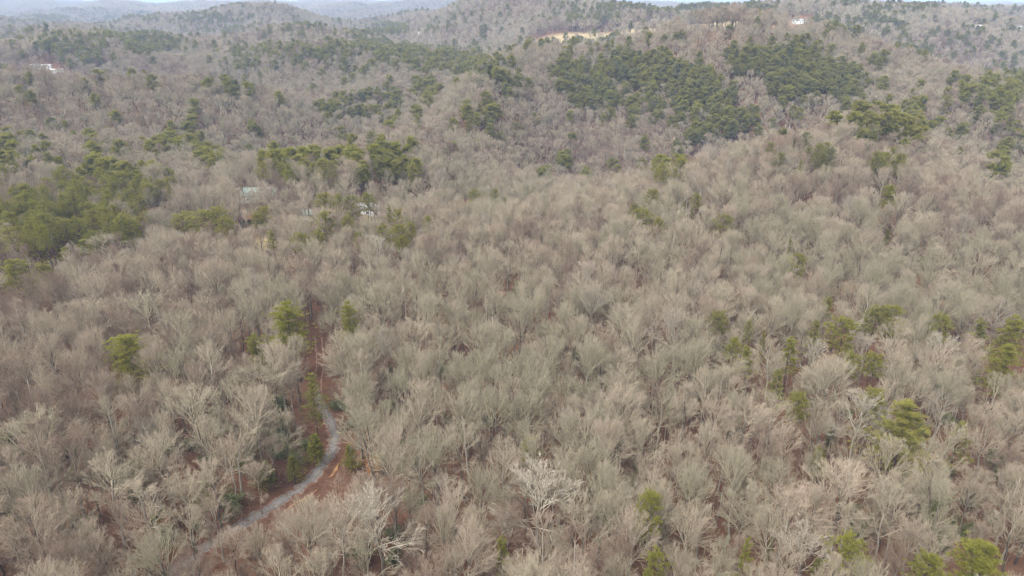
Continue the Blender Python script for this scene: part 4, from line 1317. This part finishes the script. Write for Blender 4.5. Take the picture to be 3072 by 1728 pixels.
for i in own:
    tr, cr, h0, r0, _ = BARE[var[i]]
    o = put_tree('bare_tree', tr, cr, x[i], y[i], rot[i, 2], sxy[i], sz[i], tone[i], lean=(rot[i, 0], rot[i, 1]))
    o['group'] = GROUP_BARE
    o['category'] = 'bare tree'
    size = ('slim' if r0 * sxy[i] < 3.6 else 'wide' if r0 * sxy[i] > 5.3 else 'round-crowned') if h0 > 17 else 'small'
    col = 'pale' if tone[i] > 0.9 else 'olive-grey' if tone[i] < 0.28 else 'tan-grey' if tone[i] < 0.5 else 'pinkish-tan' if tone[i] < 0.72 else 'brown'
    NEAR_ITEMS.append((o, float(u[i]), float(v[i]), 'bare tree', size + ' ' + col))
rest = np.setdiff1d(sel, own)
nx, ny = x[rest], y[rest]
all_near = (np.stack([nx, ny, ground_z(nx, ny)], 1), rot[rest], np.stack([sxy[rest], sxy[rest], sz[rest]], 1), var[rest], tone[rest])

# middle and far belts --------------------------------------------
belts = [all_near]
off = len(BARE)
pines_far = [[], [], []]
for (r0, r1, sp, lib, base_i, half) in ((340, 850, 5.2, MID, off, 41), (850, 1700, 6.2, FAR, off + len(MID), 40), (1700, 3300, 9.0, FAR, off + len(MID), 39)):
    x, y = hex_points(r0, r1, sp, half)
    n = len(x)
    var = RG.integers(0, len(lib), n)
    grow = sp / 5.6 if r0 > 1500 else 1.08
    sz = RG.uniform(0.82, 1.12, n)
    sxy = sz * RG.uniform(0.9, 1.15, n) * grow
    Hn = np.array([b[1] for b in lib])[var]
    Rn = np.array([b[2] for b in lib])[var]
    keep = open_ground(x, y) < 0.25 + 0.6 * RG.random(n)
    keep &= free_of(x, y, HOUSES, 1.1) & free_of(x, y, [p for p in PINE_POS if p[1] > r0 - 20], 0.8)
    u, v, d = project(x, y, ground_z(x, y) + 0.7 * Hn * sz)
    pf, ptone = in_ellipses(u, v, STANDS)
    patch = wsum(W1, x * 0.8, y * 0.8) + 0.6 * wsum(W4, x, y)
    pf = np.maximum(pf, np.where(r0 > 800, 0.035 + 0.20 * smooth(0.4, 1.6, patch), 0.015 + 0.06 * smooth(0.4, 1.4, patch)))
    pf = pf * np.where(v < 140, 0.65, np.where((u > 1650) & (u < 2600), 1.3, np.where(v < 300, 0.85, 1.0)))
    pine = RG.random(n) < pf
    if r0 < 1600:
        keep &= ~blocked(x, y, Hn * sz, Rn * sxy)
    tone = bare_tone(x, y, n)
    rot = arrays(n)
    k = keep & ~pine
    belts.append((np.stack([x[k], y[k], ground_z(x[k], y[k])], 1), rot[k], np.stack([sxy[k], sxy[k], sz[k]], 1), var[k] + base_i, tone[k]))
    k = keep & pine
    pines_far[0].append(x[k])
    pines_far[1].append(y[k])
    pines_far[2].append(ptone[k])

cat_ = [np.concatenate([b[i] for b in belts]) for i in range(5)]
shapes = [b[4].mesh('bare_hardwood', BARK) for b in BARE] + [m[0] for m in MID] + [m[0] for m in FAR]
instancer('bare_forest', cat_[0], cat_[1], cat_[2], cat_[3], cat_[4], shapes, 'mass of leafless grey hardwood forest covering the hills to the skyline')
print('bare forest', len(cat_[0]), 'own', len(own) + n_bare)

# pines of the stands: the largest in view as single trees, the rest as one mass
px_ = np.concatenate([pool_pine['x']] + pines_far[0])
py_ = np.concatenate([pool_pine['y']] + pines_far[1])
pt_ = np.concatenate([pool_pine['t']] + pines_far[2])
n = len(px_)
pt_ = np.clip(pt_ + 0.13 + RG.normal(0, 0.12, n), 0.05, 0.92)
ph = RG.uniform(0.88, 1.15, n)
pw = ph * RG.uniform(0.85, 1.2, n)
u, v, d = project(px_, py_, ground_z(px_, py_) + 14)
order = np.argsort(d)
vis = order[in_frame(u[order], v[order], 10)]
own = vis[:300 - len(PINE_PX)]
for i in own:
    var = PINES['round'][RG.integers(0, 4)] if RG.random() < 0.8 else PINES['slim'][0]
    o = put_tree('pine_tree', var[0], var[1], px_[i], py_[i], RG.uniform(0, 6.28), pw[i], ph[i], pt_[i], lean=(RG.normal(0, .02), RG.normal(0, .02)))
    o['group'] = 'pine trees standing among the bare woods'
    o['category'] = 'pine'
    col = 'dark green' if pt_[i] < 0.42 else 'green' if pt_[i] < 0.55 else 'olive' if pt_[i] < 0.68 else 'yellow-green'
    NEAR_ITEMS.append((o, float(u[i]), float(v[i]), 'pine', ('broad ' if pw[i] > 1.1 else 'tall ' if ph[i] > 1.05 else 'small ') + col))
rest = np.setdiff1d(np.arange(n), own)
rx, ry = px_[rest], py_[rest]
rot = arrays(len(rest))
fs = np.where(np.hypot(rx, ry) > 1700, 1.25, 1.0)
instancer('pine_forest', np.stack([rx, ry, ground_z(rx, ry)], 1), rot, np.stack([pw[rest] * fs * 1.1, pw[rest] * fs * 1.1, ph[rest]], 1), RG.integers(0, len(FARPINE), len(rest)), pt_[rest],
          [m[0] for m in FARPINE], 'distant pine stands scattered through the bare forest on the hills')
print('pine forest', len(rest), 'own', len(own) + len(PINE_PX))

# far country: small woodland pieces, one mass
def wood_piece(seed, S=46.0):
    g = np.random.default_rng(seed)
    geo = Geo()
    n = 34
    c = g.uniform(-S / 2, S / 2, (n, 2))
    k = 26
    R = g.uniform(3.2, 5.5, n)
    H = g.uniform(15, 23, n)
    a = g.uniform(0, 6.28, (n, k))
    q = np.sqrt(g.uniform(0, 1, (n, k)))
    x = c[:, :1] + R[:, None] * q * np.cos(a)
    y = c[:, 1:] + R[:, None] * q * np.sin(a)
    z = H[:, None] - 7 * q ** 2 - g.uniform(0, 3, (n, k))
    P = np.stack([x, y, z], -1).reshape(-1, 3)
    d1 = unit(g.standard_normal((len(P), 3)) + np.array([0, 0, 0.6])) * g.uniform(1.2, 2.6, (len(P), 1))
    d2 = unit(g.standard_normal((len(P), 3))) * g.uniform(0.5, 1.0, (len(P), 1))
    geo.add(np.stack([P - d2, P + d2, P + d1], 1), np.arange(len(P) * 3).reshape(-1, 3), 0.9)
    m = geo.mesh('wood_piece', BARK)
    m.materials.append(NEEDLE)
    mi = np.repeat((g.random(n) < 0.22).astype(np.int32), k)
    m.polygons.foreach_set('material_index', mi)
    return m


x, y = hex_points(3300, 9500, 52, 40)
n = len(x)
e = 20.0
sx = (ground_z(x + e, y) - ground_z(x - e, y)) / (2 * e)
sy = (ground_z(x, y + e) - ground_z(x, y - e)) / (2 * e)
rot = np.stack([np.arctan(sy), -np.arctan(sx), np.zeros(n)], 1)
clear = wsum(W2, x * 0.7, y * 0.7) < 1.75
instancer('far_forest', np.stack([x, y, ground_z(x, y)], 1)[clear], rot[clear], np.full((clear.sum(), 3), 1.25), RG.integers(0, 6, clear.sum()), np.clip(0.5 + RG.normal(0, 0.2, clear.sum()), 0, 0.9),
          [wood_piece(800 + i) for i in range(6)], 'far blue wooded hills along the skyline')
print('far pieces', clear.sum())

# ------------------------------------------------------------------ understorey
x, y = hex_points(40, 300, 4.3, 41)
n = len(x)
u, v, d = project(x, y, ground_z(x, y) + 2)
tf, tt_ = in_ellipses(u, v, THICKETS)
th = (RG.random(n) < np.maximum(tf * 0.95, 0.012)) & (drive_dist(x, y) > 3.4) & free_of(x, y, HOUSES, 1.0) & ~blocked(x, y, np.full(n, 3.0), np.full(n, 1.2))
idx = np.nonzero(th)[0]
idx = idx[np.argsort(d[idx])]
ownsh = idx[in_frame(u[idx], v[idx], 20)][:300]
for i in ownsh:
    q = SHRUBS[RG.integers(0, 4)]
    s = RG.uniform(0.7, 1.25)
    tn = float(np.clip(tt_[i] + RG.normal(0, 0.12), 0.02, 0.8))
    o = put_tree('evergreen_shrub', q[0], q[1], x[i], y[i], RG.uniform(0, 6.28), s * RG.uniform(0.8, 1.3), s, tn, ('stem', 'foliage'))
    o['group'] = 'evergreen shrubs under the bare crowns'
    o['category'] = 'shrub'
    NEAR_ITEMS.append((o, float(u[i]), float(v[i]), 'evergreen shrub', ('dark' if tn < 0.25 else 'dull green' if tn < 0.55 else 'bright green')))
shx = np.setdiff1d(idx, ownsh)
# young beeches that keep their tan leaves
for k, (u_, v_, lab) in enumerate([(495, 1545, 'young beech with tan leaves, left of the driveway\'s lower stretch'), (200, 1525, 'young beech with tan leaves in the lower left corner woods'), (1115, 1390, 'tan-leaved young beech on the clay slope right of the driveway'),
                                   (800, 1250, 'rust-leaved young beech left of the lane'), (310, 990, 'tan-leaved young beech left of the large olive pine'), (372, 985, 'tan-leaved young beech above the large olive pine'), (262, 1680, 'rust-leaved young beech by the bottom edge, lower left'), (1240, 1325, 'tan-leaved young beech below the dark upright pine')]):
    x0, y0, z0 = on_ground(u_, v_, 3)
    q = SHRUBS[k % 4]
    o = put_tree('young_beech', q[0], q[1], x0, y0, k * 1.3, 0.75, 1.0, 1.0, ('stem', 'foliage'))
    tag(o, lab, 'beech', 'young beeches holding tan leaves')

x2, y2 = hex_points(40, 320, 3.3, 41)
n = len(x2)
u2, v2, d2 = project(x2, y2, ground_z(x2, y2) + 3)
dens = 0.50 + 0.25 * wsum(W4, x2, y2) + 0.4 * (drive_dist(x2, y2) < 9)
ks = (RG.random(n) < dens) & (drive_dist(x2, y2) > 2.1) & free_of(x2, y2, HOUSES, 1.0) & (open_ground(x2, y2) < 0.5) & ~blocked(x2, y2, np.full(n, 6.0), np.full(n, 1.2))
m = ks.sum()
px3, py3 = np.concatenate([x2[ks], x[shx]]), np.concatenate([y2[ks], y[shx]])
tone = np.clip(np.concatenate([0.84 + 0.05 * wsum(W4, x2[ks], y2[ks]) + RG.normal(0, 0.07, m), tt_[shx]]), 0.02, 0.94)
s3 = RG.uniform(0.6, 1.2, len(px3))
iv = np.concatenate([RG.integers(0, 6, m), RG.integers(6, 10, len(shx))])
shr = []
for q in SHRUBS:
    o_ = q[1]
    shr.append(o_)
instancer('undergrowth', np.stack([px3, py3, ground_z(px3, py3)], 1), arrays(len(px3)), np.stack([s3, s3, s3], 1), iv, tone, [s[0] for s in SAPS] + shr, 'thin bare saplings and brush growing under the trees')
print('undergrowth', len(px3), 'shrubs', len(ownsh))

# two bleached dead trees
for k, (u_, v0, v1, lab) in enumerate([(1459, 888, 952, 'taller of two bleached white snags in the centre of the woods'), (1478, 902, 948, 'shorter of two bleached white snags in the centre of the woods')]):
    x0, y0, z0 = on_ground(u_, v1 + 25)
    dd = math.hypot(math.hypot(x0, y0), CAM_Z - z0)
    H = (v1 + 25 - v0) * dd / FPX / math.cos(math.atan2(CAM_Z, math.hypot(x0, y0)))
    g = np.random.default_rng(900 + k)
    geo, geo2 = Geo(), Geo()
    t = np.linspace(0, 1, 6)
    pts = np.zeros((1, 6, 3))
    pts[0, :, 2] = t * H
    pts[0, 1:, :2] = g.normal(0, 0.12, (5, 2))
    geo.tubes(pts, (0.17 * (1 - 0.75 * t))[None], 6, 0.0)
    m_ = 5
    P = np.stack([np.zeros(m_), np.zeros(m_), g.uniform(0.45, 0.85, m_) * H], 1)
    a = g.uniform(0, 6.28, m_)
    D = np.stack([np.cos(a) * 0.4, np.sin(a) * 0.4, np.full(m_, 0.9)], 1)
    geo2.tubes(curve_pts(P, D, g.uniform(1.2, 3, m_), np.zeros((m_, 3)), 4, g, 0.04), np.full((m_, 1), 0.06) * (1 - 0.6 * np.linspace(0, 1, 4))[None], 4, 0.0)
    SN = plain_noise_mat('bleached_wood', (0.55, 0.53, 0.52), (0.78, 0.76, 0.74), 2.0)
    o = put_tree('dead_tree', geo.mesh('snag_trunk', SN), geo2.mesh('snag_branches', SN), x0, y0, 0.3, 1, 1, 0.5, ('trunk', 'branches'))
    tag(o, lab, 'dead tree')

# ------------------------------------------------------------------ labels for the trees described from their neighbours
ORD = ['nearest', 'second', 'third', 'fourth', 'fifth', 'sixth', 'seventh', 'eighth', 'ninth', 'tenth', 'eleventh', 'twelfth', 'thirteenth', 'fourteenth', 'fifteenth']
bykey = {}
used = {o['label'] for o in bpy.data.objects if 'label' in o}
for (o, u, v, noun, adj) in NEAR_ITEMS:
    L = min(LANDMARKS, key=lambda q: (q[0] - u) ** 2 + 1.3 * (q[1] - v) ** 2)
    du, dv = u - L[0], v - L[1]
    side = ('right of' if du > 0 else 'left of') if abs(du) > 1.1 * abs(dv) else ('below' if dv > 0 else 'above')
    bykey.setdefault((noun, adj, L[2], side), []).append((du * du + dv * dv, o))
for (noun, adj, short, side), lst in bykey.items():
    lst.sort(key=lambda q: q[0])
    for i, (_, o) in enumerate(lst):
        if len(lst) == 1 and '%s %s %s %s' % (adj, noun, side, short) not in used:
            o['label'] = '%s %s %s %s' % (adj, noun, side, short)
        else:
            o['label'] = '%s %s, %s such one %s %s' % (adj, noun, ORD[i] if i < len(ORD) else '%dth' % (i + 1), side, short)

# ------------------------------------------------------------------ air
hz_mat = bpy.data.materials.new('winter_haze')
hz_mat.use_nodes = True
hn = hz_mat.node_tree
hn.nodes.remove(hn.nodes['Principled BSDF'])
pv = hn.nodes.new('ShaderNodeVolumePrincipled')
pv.inputs['Color'].default_value = (0.50, 0.65, 0.92, 1)
pv.inputs['Density'].default_value = 0.00018
pv.inputs['Anisotropy'].default_value = 0.0
hn.links.new(pv.outputs[0], hn.nodes['Material Output'].inputs['Volume'])
hb = bpy.data.objects.new('haze', box_mesh('haze', (-47000, -47000, -80), (47000, 47000, 135), hz_mat))
hb['kind'] = 'stuff'
hb['label'] = 'thin bluish winter haze lying over the far hills'
COL.objects.link(hb)
